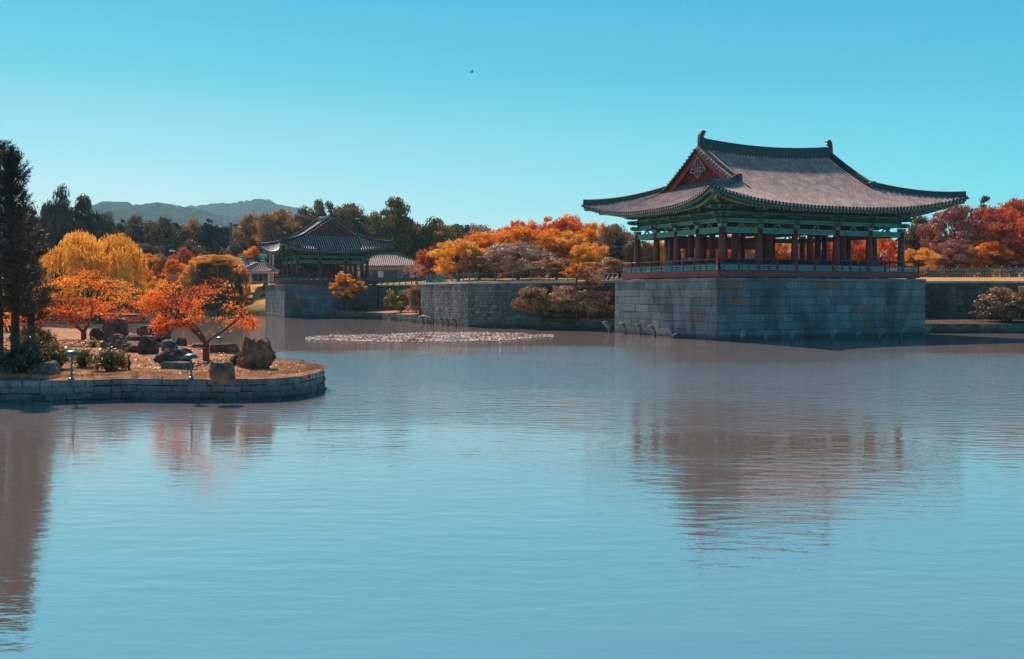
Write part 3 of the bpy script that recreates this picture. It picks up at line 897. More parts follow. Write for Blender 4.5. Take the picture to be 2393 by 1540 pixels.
        for k in range(n + 1):
            t = -Lr + .07 + k * step
            if post is None:
                mb = MB(); mb.bar(W(t, zfl), W(t, zfl + .95), .10, .10); post = mb.build('railing_post', M['redwood'], rail); t00 = t
            else:
                c = post.copy(); COL.objects.link(c); c.parent = rail; c.location = (W(t, 0) - W(t00, 0))
        pan = None
        for k in range(n):
            t = -Lr + .07 + (k + .5) * step
            if pan is None:
                mb = MB(); w_ = step - .14; z0 = zfl + .10; z1 = zfl + .48; hh = z1 - z0
                # two interlocked stepped motifs
                for c_ in (-w_ / 4, w_ / 4):
                    q = w_ / 2
                    bars = [((-.46, .14), (-.10, .14)), ((-.34, .52), (.12, .52)), ((-.30, .90), (.46, .90)), ((.06, .14), (.48, .14)), ((.20, .52), (.48, .52)),
                            ((-.34, .52), (-.34, .90)), ((-.10, .14), (-.10, .52)), ((.06, .14), (.06, .52)), ((.32, .14), (.32, .52)), ((.20, .52), (.20, .90))]
                    for (x0, y0), (x1, y1) in bars:
                        mb.bar(W(t + c_ + x0 * q, z0 + y0 * hh), W(t + c_ + x1 * q, z0 + y1 * hh), .05, .045 if y0 == y1 else .05, up=(0, 0, 1) if y0 == y1 else (W(1, 0) - W(0, 0)))
                pan = mb.build('fret_panel', M['teal'], rail); t01 = t
                bk = MB(); 
            else:
                c = pan.copy(); COL.objects.link(c); c.parent = rail; c.location = (W(t, 0) - W(t01, 0))
    return root, us, vs

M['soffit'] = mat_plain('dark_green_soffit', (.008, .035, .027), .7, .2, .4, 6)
M['fretlight'] = mat_plain('light_green_outline', (.07, .27, .21), .5, .3, .1)
MAIN_O = C1 + (A_ + B_) * 1.25 + B_ * 8.64 + A_ * 5.95; MAIN_O.z = 0
Pm = dict(o_mid=2.75, o_cor=3.5, z_mid=9.70, z_cor=10.85, z_top=14.45, rise=.38, ridge_half=6.55, gv=4.95, cv=1.27, pitch=.325, ridge_h=.85, orn=.95,
          orn_drop=1.55, lat=.95, latmat=M['pale'], z_lintel=7.85, z_floor=4.98, z_beam=8.62, col_r=.27, raf=.36, inner=lambda i, j: (j in (1, 3)) or i in (1, 4), deck=1.0, rail_n=(11, 9))
pav, us, vs = pavilion('large_pavilion', MAIN_O, AZ, [3.32, 3.32, 4.0, 3.32, 3.32], [2.98, 2.98, 2.98, 2.98], Pm,
                       'large open wooden pavilion with sweeping grey tiled hipped gable roof and red columns')
SM_O = C2 + (A_ + B_) * 1.45 + B_ * 5.6 + A_ * 4.48; SM_O.z = 0
Ps = dict(o_mid=2.35, o_cor=3.05, z_mid=9.1, z_cor=10.2, z_top=13.55, rise=.32, ridge_half=3.9, gv=3.6, cv=1.27, pitch=.34, ridge_h=.7, orn=.8,
          orn_drop=1.3, lat=.8, latmat=M['green'], z_lintel=7.45, z_floor=4.98, z_beam=8.25, col_r=.25, raf=.42, inner=lambda i, j: False, deck=1.2, rail_n=(7, 7))
pav2, us2, vs2 = pavilion('small_pavilion', SM_O, AZ + R(90), [2.7, 3.56, 2.7], [3.1, 3.7, 3.1], Ps,
                        'smaller distant tiled pavilion with its red gable facing the pond')

# ------------------------------------------------------------------ terrace walls, ledges, island
wall_thing('terrace_wall', [(-10.35, 130.8), (-10.3, 116.5), (-8.8, 112.4), (-4.28, 101.5), (9, 95), (12, 95)], -.4, 4.5, .285, (.3, .62), 21, [M['rubble'], M['mortar']],
           'dark stone retaining wall with a projecting corner between the two pavilions', bulge=.03, gap=.012, edge=.03, irregular=.008)
wall_thing('terrace_wall', [(-20, 147.2), (-13.5, 138), (-10.4, 130)], -.4, 4.5, .285, (.3, .62), 22, [M['rubble'], M['mortar']],
           'low distant stone terrace wall just right of the smaller pavilion', bulge=.03, gap=.012, edge=.03, irregular=.008)
wall_thing('terrace_wall', [(24, 97), (70, 97)], -.4, 4.5, .285, (.3, .62), 23, [M['rubble'], M['mortar']],
           'shaded stone terrace wall right of the large pavilion platform', bulge=.03, gap=.012, edge=.03, irregular=.008)

M['soil'] = mat_grass('shade_toned_soil', (.05, .03, .02), (.09, .055, .035), (.14, .08, .05))  # shade over the right-hand ledge is put into this dark soil colour
def ledge(pts, back, z, seed, label, top='drygrass'):
    t = empty('stone_ledge'); tag(t, label, 'ledge')
    mb = MB(); block_wall(mb, pts, -.4, z, .26, (.35, .9), seed, bulge=.05, gap=.015, edge=.04, irregular=.012)
    mb.build('edge_stones', [M['lowedge'], M['mortar']], t)
    mb = MB(); n = len(pts)
    rows_ = []
    for k in range(7):
        row = []
        for i in range(n):
            for q in range(6 if i < n - 1 else 1):
                f = q / 6
                p = Vector(pts[i]).lerp(Vector(pts[min(i + 1, n - 1)]), f); b = Vector(back[i]).lerp(Vector(back[min(i + 1, n - 1)]), f)
                c = p.lerp(b, k / 6)
                row.append((c.x, c.y, z - .01 + .25 * (k / 6) + (.10 * mnoise.noise(Vector((c.x * .9, c.y * .9, 3))) if k else 0)))
        rows_.append(row)
    e = grid_sheet(rows_, M[top], 'earth_top'); e.parent = t
    return t
ledge([(-25.0, 141.6), (-22.5, 134.5), (-16.5, 130.5), (-12.5, 121), (-9.2, 112.0)], [(-21.5, 143.8), (-19, 146.0), (-13.6, 138), (-10.6, 130), (-10.2, 116)], .85, 31, 'low stone edged earth ledge at the water in front of the distant terrace wall')
ledge([(-.5, 99.2), (4.5, 96.0), (9.4, 92.3), (12.5, 90.6)], [(-.3, 99.8), (5, 97.2), (9, 95.4), (12, 95)], 1.0, 32, 'low stone edged earth ledge between the wall corner and the large platform')
ledge([(29, 86.8), (40, 86.9), (60, 88)], [(29, 97), (40, 97), (60, 97)], .8, 33, 'dark low stone ledge at the water right of the large platform', 'soil')

# island outline (clockwise seen from above, starting off frame at the left front)
EDGE = [(-30, 31.0), (-17.5, 31.9)] + [tuple(on_z(x, y)[:2]) for x, y in
        [(0, 942), (100, 942.5), (200, 939.5), (300, 937), (400, 938), (500, 938.5), (600, 937), (650, 934.5), (690, 931), (720, 925)]] + [(-6.78, 35.3), (-6.72, 36.4), (-7.0, 37.6), (-7.6, 38.8)]
BACK = [tuple(on_z(x, y, .7)[:2]) for x, y in [(694, 847), (636, 841), (560, 826), (490, 812), (434, 803), (380, 792), (330, 782), (250, 771), (150, 767), (0, 765)]] + [(-60, 82)]
def smooth_line(P, n=3):
    out = []
    for i in range(len(P) - 1):
        p0 = Vector(P[max(0, i - 1)]); p1 = Vector(P[i]); p2 = Vector(P[i + 1]); p3 = Vector(P[min(len(P) - 1, i + 2)])
        for k in range(n):
            t = k / n
            out.append(tuple(.5 * ((2 * p1) + (p2 - p0) * t + (2 * p0 - 5 * p1 + 4 * p2 - p3) * t * t + (3 * p1 - p0 - 3 * p2 + p3) * t ** 3)))
    out.append(tuple(P[-1])); return out
LINE = smooth_line(EDGE + BACK, 3)
t = empty('island_wall'); tag(t, 'low curved wall of rough grey blocks around the near island', 'wall')
mb = MB(); block_wall(mb, LINE, -.35, .72, .215, (.24, .62), 41, bulge=.05, gap=.008, edge=.045, irregular=.03, batter=.10)
mb.build('stone_blocks', [M['edge'], M['mortar']], t)
def isl_z(x, y):
    return .72 + .10 * mnoise.noise(Vector((x * .35, y * .25, 1))) + .05 * mnoise.noise(Vector((x * 1.3, y * 1.0, 5)))
# island ground: rings from the edge to the middle
ctr = Vector((-22, 55))
me_rows = []
bmv = MB()
inner_pts = [Vector(p) for p in LINE]
rings = []
for k in range(16):
    f = k / 15
    ring = []
    for p in inner_pts:
        # shrink towards a spine
        sp = Vector((min(-14, p.x - 2), 0)); 
        tx = -26 + (p.x + 26) * .3; ty = 44 + (p.y - 44) * .3
        x = p.x + (tx - p.x) * f; y = p.y + (ty - p.y) * f
        z = .70 if k == 0 else isl_z(x, y) + .12 * min(1, f * 6)
        ring.append((x, y, z))
    rings.append(ring)
g2 = grid_sheet(rings, M['drygrass'], 'island_ground'); tag(g2, kind='structure')
mb = MB(); mb.quad([(x, y, .80) for x, y, z in rings[-1]]); mid_ = mb
for v_ in g2.data.vertices: pass
cap = MB(); cap.v = [(-26, 44, .95)] + [tuple(p) for p in rings[-1]]
cap.f = [(0, i + 1, i + 2) for i in range(len(rings[-1]) - 1)] + [(0, len(rings[-1]), 1)]; cap.m = [0] * len(cap.f)
o = cap.build('island_ground_middle', M['drygrass']); tag(o, kind='structure')

def inside(x, y):
    c = False; P = LINE; j = len(P) - 1
    for i in range(len(P)):
        if (P[i][1] > y) != (P[j][1] > y) and x < (P[j][0] - P[i][0]) * (y - P[i][1]) / (P[j][1] - P[i][1]) + P[i][0]: c = not c
        j = i
    return c

# ------------------------------------------------------------------ rocks
def rock(cx, ybase, wpx, hpx, mat, seed, label, rough=.28, flat=1.0, depth=.75, sharp=1.0, knobs=0, name='boulder', y=None, slab=False, dz=0.0):
    """centre column and base row in the photo, width and height in photo px"""
    rnd = random.Random(seed)
    p = on_z(cx, ybase, .80) if y is None else at_y(cx, ybase, y)
    s = 1 / ppm(p.y); W = wpx * s / 2 * 1.14; H = hpx * s * 1.2; D = W * depth
    import bmesh
    bm = bmesh.new(); bmesh.ops.create_icosphere(bm, subdivisions=4, radius=1)
    off = Vector((rnd.uniform(0, 90), rnd.uniform(0, 90), rnd.uniform(0, 90)))
    cuts = []
    for k in range(16 if slab else 13):
        n = Vector((rnd.gauss(0, 1), rnd.gauss(0, 1), rnd.gauss(.1, .8))).normalized(); cuts.append((n, rnd.uniform(.60, .86)))
    if slab: cuts += [(Vector((0, 0, 1)), .62), (Vector((1, 0, .1)).normalized(), .85), (Vector((-1, 0, .1)).normalized(), .85), (Vector((0, -1, .05)).normalized(), .72)]
    for v in bm.verts:
        c = v.co.copy(); r = 1.0
        for n, d in cuts:
            q = c.dot(n)
            if q > d: r = min(r, d / q + .02)
        c = c * r
        nz = mnoise.fractal(c * 1.7 + off, .9, 2.1, 5)
        c = c * (1 + rough * .55 * nz)
        if knobs:
            c.z += knobs * max(0, mnoise.noise(c * 2.6 + off * 1.3)) * max(0, c.z + .1)
            c *= 1 + .14 * mnoise.noise(c * 6 + off)
        v.co = c
    xs = [v.co.x for v in bm.verts]; zs = [v.co.z for v in bm.verts]; ys = [v.co.y for v in bm.verts]
    wx = (max(xs) - min(xs)) / 2; zx = max(zs); zb = -.45
    for v in bm.verts:
        v.co.x = (v.co.x - (max(xs) + min(xs)) / 2) / wx * W; v.co.y = v.co.y / max(ys) * D
        v.co.z = max(-.12, (v.co.z - zb) / (zx - zb) * H)
    me = bpy.data.meshes.new(name); bm.to_mesh(me); bm.free(); me.materials.append(mat)
    o = bpy.data.objects.new(name, me); COL.objects.link(o)
    o.location = (p.x, p.y + D * .8, p.z - .06 + dz); o.rotation_euler = (0, 0, rnd.uniform(-.15, .15))
    tag(o, label, 'rock'); return o
bo, rr_, gr = M['boulder'], M['redrock'], M['greyrock']
rock(595, 864, 84, 70, rr_, 1, 'largest knobbly red brown rock near the right end of the island', .34, depth=.6, knobs=.55)
rock(547, 861, 32, 30, bo, 2, 'small dark rock leaning on the left of the largest red brown rock', .3, depth=.8)
rock(514, 885, 54, 36, rr_, 3, 'squarish boulder at the wall edge below the right tree', .16, depth=.7, slab=True)
rock(411, 870, 70, 24, gr, 4, 'long flat slab of grey rock behind the middle garden lamp', .15, depth=.35, slab=True)
rock(394, 850, 76, 33, bo, 5, 'rounded dark boulder behind the long flat slab', .26, depth=.8)
rock(418, 838, 46, 26, gr, 6, 'pale grey boulder tucked behind the rounded dark boulder', .22, depth=.8)
rock(392, 822, 48, 27, gr, 7, 'grey boulder at the foot of the forked young tree', .2, depth=.7)
rock(420, 811, 26, 22, bo, 8, 'small jagged dark rock right of the forked young tree', .4, depth=.7, knobs=.4)
rock(341, 828, 42, 40, bo, 9, 'upright dark boulder at the centre of the rock pile', .25, depth=.8)
rock(348, 792, 66, 24, bo, 10, 'broad layered dark rock on top of the rock pile', .3, depth=.6, dz=.15)
rock(374, 802, 38, 18, bo, 11, 'low dark rock at the right of the rock pile', .25)
rock(264, 796, 56, 46, gr, 12, 'tall squared blue grey block standing left of the rock pile', .12, depth=.7, slab=True)
rock(222, 800, 36, 32, bo, 13, 'black boulder leaning against the tall squared block', .25)
rock(266, 817, 60, 33, rr_, 14, 'low red brown boulder in front of the tall squared block', .22, depth=.8)
rock(304, 825, 50, 23, rr_, 15, 'wedge shaped reddish boulder left of the upright dark boulder', .2, depth=.8)
rock(312, 800, 40, 18, bo, 16, 'flat dark rock between the squared block and the pile', .2)
rock(522, 829, 62, 24, rr_, 17, 'long pale topped slab at the back edge right of the tree', .12, depth=.3, slab=True)
rock(461, 814, 36, 11, gr, 18, 'low flat grey slab at the back edge left of the tree', .15, slab=True)
rock(103, 878, 56, 32, gr, 19, 'rounded grey boulder beside the left garden lamp', .18, depth=.75)
rock(444, 822, 9, 8, gr, 20, 'tiny grey stone right of the pale grey boulder', .2)
rock(370, 814, 14, 14, rr_, 91, 'small pinkish stone wedged between the grey boulders', .2)

# ------------------------------------------------------------------ garden lamps
def garden_lamp(x, y, hpx, label, lean=0.0):
    p = on_z(x, y, .80); t = empty('garden_lamp', (p.x, p.y, p.z - .02)); tag(t, label, 'garden lamp', 'mushroom shaped garden lamps on the island')
    h = hpx / ppm(p.y); t.rotation_euler = (0, lean, 0)
    mb = MB(); mb.lathe((0, 0, 0), [(.09, -.05), (.09, .015), (.05, .03), (.034, .06), (.030, h - .16), (.045, h - .14)], 12); mb.build('post', M['lampgreen'], t, smooth=False)
    mb = MB(); mb.lathe((0, 0, h), [(.045, -.16), (.16, -.135), (.232, -.14), (.238, -.12), (.215, -.065), (.16, -.02), (.08, 0), (.01, .006)], 20); mb.build('lamp_shade', M['lampgreen'], t, smooth=True)
    return t
garden_lamp(167, 883, 66, 'green mushroom garden lamp at the front left between boulder and shrubs', .03)
garden_lamp(447, 880, 55, 'green mushroom garden lamp at the front beside the long flat slab', -.02)
garden_lamp(514, 806, 20, 'half hidden mushroom garden lamp behind the long slab at the back edge')
# floodlight at the left edge
p = on_z(3, 775, .8); t = empty('floodlight', (p.x, p.y, .8)); tag(t, 'dark tilted floodlight at the left edge of the island', 'floodlight')
mb = MB(); mb.tube([(0, 0, -.1), (0, 0, .35)], .05); mb.build('post', M['darkmetal'], t)
mb = MB(); mb.bar((-.45, 0, .35), (.5, .1, .62), .5, .16, up=(0, 0, 1)); mb.build('lamp_head', M['lampgreen'], t)

# ------------------------------------------------------------------ stone posts standing in the water
def water_post(x, yw, hpx, lean, label, y=None):
    p = on_z(x, yw, 0); h = hpx / ppm(p.y)
    t = empty('water_post', (p.x, p.y, 0)); tag(t, label, 'stone post', 'stone posts standing in the water')
    t.rotation_euler = (0, 0, 0)
    mb = MB(); w = .14
    mb.tube([(0, 0, -.3), (0, 0, h * .35), (lean * .4 * h, 0, h * .62), (lean * h, -.05, h * .86)], [w * .8, w * .85, w * 1.25, w * 1.5], 9); mb.build('shaft', M['post'], t, smooth=True)
    mb = MB(); mb.lathe((lean * h * 1.05, -.05, h * .82), [(w * 1.45, 0), (w * 1.75, h * .05), (w * 1.7, h * .13), (w * 1.1, h * .2), (.02, h * .215)], 12); mb.build('head', M['post'], t, smooth=True)
names = ['in the dark corner just left of the large platform', 'under the left end of the large platform face', 'second along the left face of the large platform',
         'leaning before a round stone on the left face', 'fourth along the left face of the large platform', 'last one on the left face before the corner', 'first right of the front corner of the large platform',
         'second right of the front corner', 'third right of the front corner', 'below the reddish blocks of the right face', 'middle of the right face of the large platform', 'right of the middle of the right face', 'near the platform right end', 'at the far right corner of the platform']
pos_ = [(1424, 778, 27, -.35), (1461, 781, 27, -.25), (1496, 783, 26, -.2), (1530, 787, 27, -.35), (1573, 789, 27, -.25), (1627, 791, 27, -.15), (1733, 799, 27, .2),
        (1790, 800, 28, .1), (1850, 800, 28, .1), (1943, 797, 28, .2), (2003, 796, 28, .15), (2056, 795, 28, .15), (2105, 793, 28, .2), (2160, 790, 27, .3)]
for (x, y, h, ln), nm in zip(pos_, names): water_post(x, y, h, ln, 'rounded stone post in the water, ' + nm)
for (x, y, h, ln), nm in zip([(989, 756, 16, -.4), (1006, 757, 17, -.2), (1012, 758, 17, -.3), (1035, 760, 18, -.3), (1047, 761, 18, -.3), (1066, 763, 19, -.4)],
    ['leftmost before the ledge', 'first of the touching pair', 'second of the touching pair', 'third from the right', 'second from the right', 'nearest the wall corner']):
    water_post(x, y, h, ln, 'small distant stone post by the projecting wall, ' + nm)
rock(1585, 797, 26, 17, gr, 55, 'round grey stone in the water against the left platform face', .1, name='stone', y=76.9, depth=.7)

# ------------------------------------------------------------------ vegetation: leaves are single small faces spread through the crown
def leaf_mesh(name, C, N, S, mat, aspect=.6, droop=None, seed=0):
    """C centres (n,3), N normals, S sizes -> one mesh of separate diamond leaves"""
    rg = np.random.default_rng(seed)
    n = len(C)
    N = N / (np.linalg.norm(N, axis=1, keepdims=True) + 1e-9)
    Rn = rg.normal(size=(n, 3)) if droop is None else np.tile(np.array(droop), (n, 1)) + rg.normal(size=(n, 3)) * .15
    T = Rn - N * np.sum(Rn * N, axis=1, keepdims=True); T /= (np.linalg.norm(T, axis=1, keepdims=True) + 1e-9)
    Bn = np.cross(N, T)
    S = S[:, None]
    fold = N * S * .18
    V = np.stack([C + T * S, C + Bn * S * aspect + fold, C - T * S, C - Bn * S * aspect + fold], axis=1).reshape(-1, 3)
    me = bpy.data.meshes.new(name)
    me.vertices.add(4 * n); me.vertices.foreach_set('co', V.astype(np.float32).ravel())
    me.loops.add(4 * n); me.loops.foreach_set('vertex_index', np.arange(4 * n, dtype=np.int32))
    me.polygons.add(n); me.polygons.foreach_set('loop_start', np.arange(0, 4 * n, 4, dtype=np.int32))
    me.materials.append(mat); me.update(calc_edges=True)
    return me
def blob(rg, c, rx, ry, rz, n, shell=.55):
    d = rg.normal(size=(n, 3)); d /= np.linalg.norm(d, axis=1, keepdims=True)
    r = shell + (1 - shell) * rg.random((n, 1)) ** .6
    r *= rg.normal(1, .06, (n, 1))
    return c + d * r * np.array([rx, ry, rz]), d
def crown_points(seed, n, nb=40, br=(.20, .34), flat=.75, hollow=.45, low=-1.0, sub=6, spray=.62, shape=None):
    """unit crown: x,y in about -1..1, z in 0..1, made of boughs that are made of sprays"""
    rg = np.random.default_rng(seed)
    cs = []
    while len(cs) < nb:
        d = rg.normal(size=3); d /= np.linalg.norm(d)
        if d[2] < low: continue
        r = hollow + (1 - hollow) * rg.random() ** .5
        b = rg.uniform(*br)
        x, y, z = d * r * (1 - b * .75)
        if z < 0: x *= 1.08; y *= 1.08
        z = z * .5 + .5
        if shape == 'tiers':
            z = round(z * 6) / 6 + rg.normal(0, .02); b *= .9
            k = 1.15 - .55 * z; x *= k; y *= k
        if shape == 'fir':
            k = 1.22 - .98 * z ** .8; x *= k; y *= k; b *= 1.1 - .5 * z
        if shape == 'tall':
            k = 1.12 - .4 * z; x *= k; y *= k
        cs.append((x, y, z, b))
    w = np.array([c[3] ** 2 for c in cs]); w /= w.sum()
    PC, PN = [], []
    for (x, y, z, b), ww in zip(cs, w):
        m = max(12, int(n * ww))
        for q in range(sub):
            o = rg.normal(size=3); o /= np.linalg.norm(o); o *= b * rg.uniform(.3, .85); o[2] = abs(o[2]) * .5 * flat * (1 if rg.random() < .75 else -1)
            rs = b * spray * rg.uniform(.7, 1.2)
            p, d = blob(rg, np.array([x, y, z]) + o, rs, rs, rs * .5 * flat, m // sub, .5)
            PC.append(p); PN.append(d + o / b * .6)
    C = np.concatenate(PC); N = np.concatenate(PN)
    C[:, 2] = np.maximum(C[:, 2], .0)
    return C, N, cs
PROTO = {}
def proto(kind, seed, n, leaf, mat, trunk_mat, ts=.03, tw=.35, **kw):
    """unit-size tree meshes shared by all trees of the kind: crown and trunk"""
    key = (kind, seed)
    rg = np.random.default_rng(seed + 77)
    C, N, cs = crown_points(seed, n, **kw)
    N = N + rg.normal(size=N.shape) * .5 + np.array([0, 0, .3])
    S = leaf * rg.uniform(.6, 1.3, len(C))
    cm = leaf_mesh(kind + '_crown', C, N, S, mat, seed=seed)
    mb = MB(); rnd = random.Random(seed)
    mb.tube([(0, 0, -tw), (.02, .01, 0), (-.02, .02, .3), (.01, 0, .62)], [ts * 1.5, ts * 1.15, ts, ts * .5], 7)
    for (x, y, z, b) in cs[:int(len(cs) * .8)]:
        z0 = max(-.05, z * .55 - .12); m_ = ((x * .5) + rnd.uniform(-.05, .05), y * .5 + rnd.uniform(-.05, .05), (z0 + z) / 2 + .02)
        mb.tube([(0, 0, z0), m_, (x, y, z)], [ts * .5, ts * .3, ts * .12], 5)
    tm_ = bpy.data.meshes.new(kind + '_trunk'); tm_.from_pydata(mb.v, [], mb.f); tm_.materials.append(trunk_mat); tm_.update()
    PROTO.setdefault(kind, []).append((cm, tm_, tw))
for s in (1, 2, 3): proto('broadleaf', s, 17000, .026, L['brown'], M['barkdark'], nb=52, br=(.20, .34), flat=.7, shape='tall')
for s in (4, 5, 14): proto('autumn', s, 24000, .021, L['orange'], M['bark'], nb=80, br=(.14, .25), flat=.9, hollow=.5, spray=.62)
proto('dense', 6, 26000, .021, L['yellow'], M['bark'], nb=84, br=(.13, .25), hollow=.68, flat=.9)
for s in (7, 8, 15): proto('pine', s, 20000, .026, L['pine'], M['barkdark'], nb=110, br=(.20, .34), flat=.34 if s != 8 else .24, hollow=.25, ts=.03, tw=.5, shape='fir' if s != 8 else 'tall', sub=6, spray=.55)
proto('ragged', 16, 9000, .036, L['orange'], M['bark'], nb=64, br=(.09, .19), flat=.6, hollow=.3, ts=.03)
proto('sparse', 9, 5200, .024, L['twig'], M['barkred'], nb=44, br=(.14, .24), hollow=.3, ts=.02)
for s in (10, 11): proto('bush', s, 14000, .034, L['rust'], M['bark'], nb=34, br=(.24, .40), hollow=.5, tw=.05)

tcount = {}
def tree(name, kind, x, ytop, wpx, y, mat, label, group=None, v=None, zb=None, cat='tree', base_py=None, bark=None, low=None):
    """x column, ytop row of the crown top, wpx crown width, all in photo px, at distance y; zb ground height"""
    k = tcount.get(kind, 0); tcount[kind] = k + 1
    cm, tm_, tw = PROTO[kind][(k if v is None else v) % len(PROTO[kind])]
    topp = at_y(x, ytop, y)
    if zb is None: zb = ground_z(topp.x, y)
    H = topp.z - zb; W = wpx / ppm(y) / 2
    bole = {'broadleaf': .22, 'autumn': .16, 'dense': .12, 'pine': .34, 'sparse': .12, 'ragged': .1, 'bush': 0.0}[kind] * H
    if low is not None: bole = low
    ch = H - bole
    t = empty(name, (topp.x, y, zb)); tag(t, label, cat, group)
    rz_a = (k * 2.4) % 6.28
    c = bpy.data.objects.new('crown' if cat != 'shrub' else 'foliage', cm); COL.objects.link(c); c.parent = t
    c.location = (0, 0, bole); c.scale = (W, W, ch); c.rotation_euler = (0, 0, rz_a)
    if mat: c.material_slots[0].link = 'OBJECT'; c.material_slots[0].material = mat
    b = bpy.data.objects.new('trunk' if cat != 'shrub' else 'stem', tm_); COL.objects.link(b); b.parent = t
    b.location = (0, 0, bole); b.rotation_euler = (0, 0, rz_a); b.scale = (W, W, ch)
    if bole > 0:                                      # stretch the lower trunk to the ground
        b.scale = (W, W, ch); mbx = MB(); r = .03 * W * 1.3
        mbx.tube([(0, 0, -.2), (.02 * W, 0, bole * .5), (0, 0, bole + ch * .1)], [r * 1.6, r * 1.2, r], 7)
        q = mbx.build('bole', tm_.materials[0], t)
        q.name = 'lower_trunk'
    return t
def ground_z(x, y):
    ps = [(s[0], s[1]) for s in stations]
    for i in range(len(ps) - 1):
        f = 1 + max(0, (y - 120)) / 250.0
        if ps[i][0] <= x <= ps[i + 1][0]:
            t_ = (x - ps[i][0]) / (ps[i + 1][0] - ps[i][0]); ye = ps[i][1] + (ps[i + 1][1] - ps[i][1]) * t_
            off = y - ye
            pr = prof[stations[i][2]]
            if off <= 0: return 0
            for k in range(len(pr) - 1):
                if pr[k][0] <= off <= pr[k + 1][0]:
                    return pr[k][1] + (pr[k + 1][1] - pr[k][1]) * (off - pr[k][0]) / (pr[k + 1][0] - pr[k][0])
    return 5.5

# --- far row of dark wood behind everything (x, top, width, distance)
far = [(252, 494, 60, 205, 'broadleaf', 'brown', 'brown topped tree directly right of the tall left pines'),
       (285, 505, 55, 215, 'pine', 'pine', 'dark pine under the left shoulder of the hills'),
       (318, 499, 70, 205, 'broadleaf', 'brown', 'brown topped tree under the first rounded hill'),
       (350, 508, 60, 212, 'pine', 'pine', 'dark pine between the two brown topped trees above the willow'),
       (374, 495, 72, 203, 'broadleaf', 'brown', 'brown topped tree under the second hill'),
       (408, 510, 56, 210, 'pine', 'pine', 'narrow dark pine left of the round brown tree'),
       (447, 506, 60, 214, 'broadleaf', 'rust', 'round brown tree between dark pines left of the light mast'),
       (488, 504, 66, 204, 'pine', 'pine', 'flat topped dark pine left of the light mast'),
       (520, 520, 50, 216, 'pine', 'pine', 'lower dark pine just left of the light mast'),
       (556, 513, 58, 214, 'pine', 'pine', 'dark pine directly behind the light mast'),
       (592, 496, 84, 200, 'broadleaf', 'rust', 'rust topped broad tree right of the light mast'),
       (652, 475, 92, 196, 'broadleaf', 'rust', 'tall rusty tree above the left eave of the smaller pavilion'),
       (706, 479, 80, 200, 'broadleaf', 'brown', 'brown tree left of the ridge of the smaller pavilion'),
       (754, 462, 78, 198, 'broadleaf', 'brown', 'pointed brown tree behind the ridge of the smaller pavilion'),
       (820, 459, 100, 190, 'broadleaf', 'brown', 'broad rounded brown tree right of the small pavilion ridge'),
       (876, 491, 60, 200, 'broadleaf', 'rust', 'lower brown tree between the two tallest crowns'),
       (925, 457, 100, 186, 'broadleaf', 'olive', 'tallest dark olive tree behind the tiled long building'),
       (980, 512, 76, 192, 'broadleaf', 'brown', 'shaded tree sloping right of the tallest olive tree'),
       (1024, 506, 104, 188, 'broadleaf', 'olive', 'dark green tree left of the orange grove'),
       (1070, 517, 50, 192, 'pine', 'pine', 'small dark pine top left of the orange grove'),
       (1110, 511, 76, 190, 'sparse', 'twig', 'thin bare looking tree peeping over the orange grove')]
gF = 'trees of the far wood'
for (x, yt, wd, y, kd, ml, lb) in far:
    tree('pine_tree' if kd == 'pine' else 'broadleaf_tree', kd, x, yt, wd * 1.5, y, L[ml], lb, gF, low=(1.5 if kd != 'pine' else None))
# second storey of the wood, below the tops
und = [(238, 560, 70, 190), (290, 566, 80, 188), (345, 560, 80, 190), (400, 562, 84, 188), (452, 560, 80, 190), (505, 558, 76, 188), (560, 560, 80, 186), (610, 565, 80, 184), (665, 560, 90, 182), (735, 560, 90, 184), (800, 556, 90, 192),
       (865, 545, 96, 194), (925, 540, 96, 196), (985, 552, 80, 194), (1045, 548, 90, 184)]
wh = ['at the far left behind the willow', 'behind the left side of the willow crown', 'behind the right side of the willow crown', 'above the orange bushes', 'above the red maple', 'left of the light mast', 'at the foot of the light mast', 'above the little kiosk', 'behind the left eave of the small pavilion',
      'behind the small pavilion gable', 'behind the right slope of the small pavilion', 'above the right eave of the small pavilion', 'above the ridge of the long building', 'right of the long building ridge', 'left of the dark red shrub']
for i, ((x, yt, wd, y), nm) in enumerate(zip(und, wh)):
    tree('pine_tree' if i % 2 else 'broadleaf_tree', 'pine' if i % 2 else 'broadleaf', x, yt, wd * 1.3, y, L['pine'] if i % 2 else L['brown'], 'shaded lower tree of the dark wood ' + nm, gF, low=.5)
# --- tall pines at the left
for (x, yt, wd, y, lb) in [(142, 434, 82, 150, 'tallest dark pine with separate tufts above the willow'), (196, 452, 84, 152, 'dark pine with upturned branches right of the tallest one'), (98, 462, 66, 156, 'shorter dark pine left of the tallest one'),
                           (232, 500, 60, 160, 'lower dark pine at the right of the tall group'), (60, 470, 80, 150, 'dark pine mostly hidden behind the near pine')]:
    tree('pine_tree', 'broadleaf', x, yt - 4, wd * 1.45, y, L['dark'], lb, 'tall pines on the left bank', low=1.0)
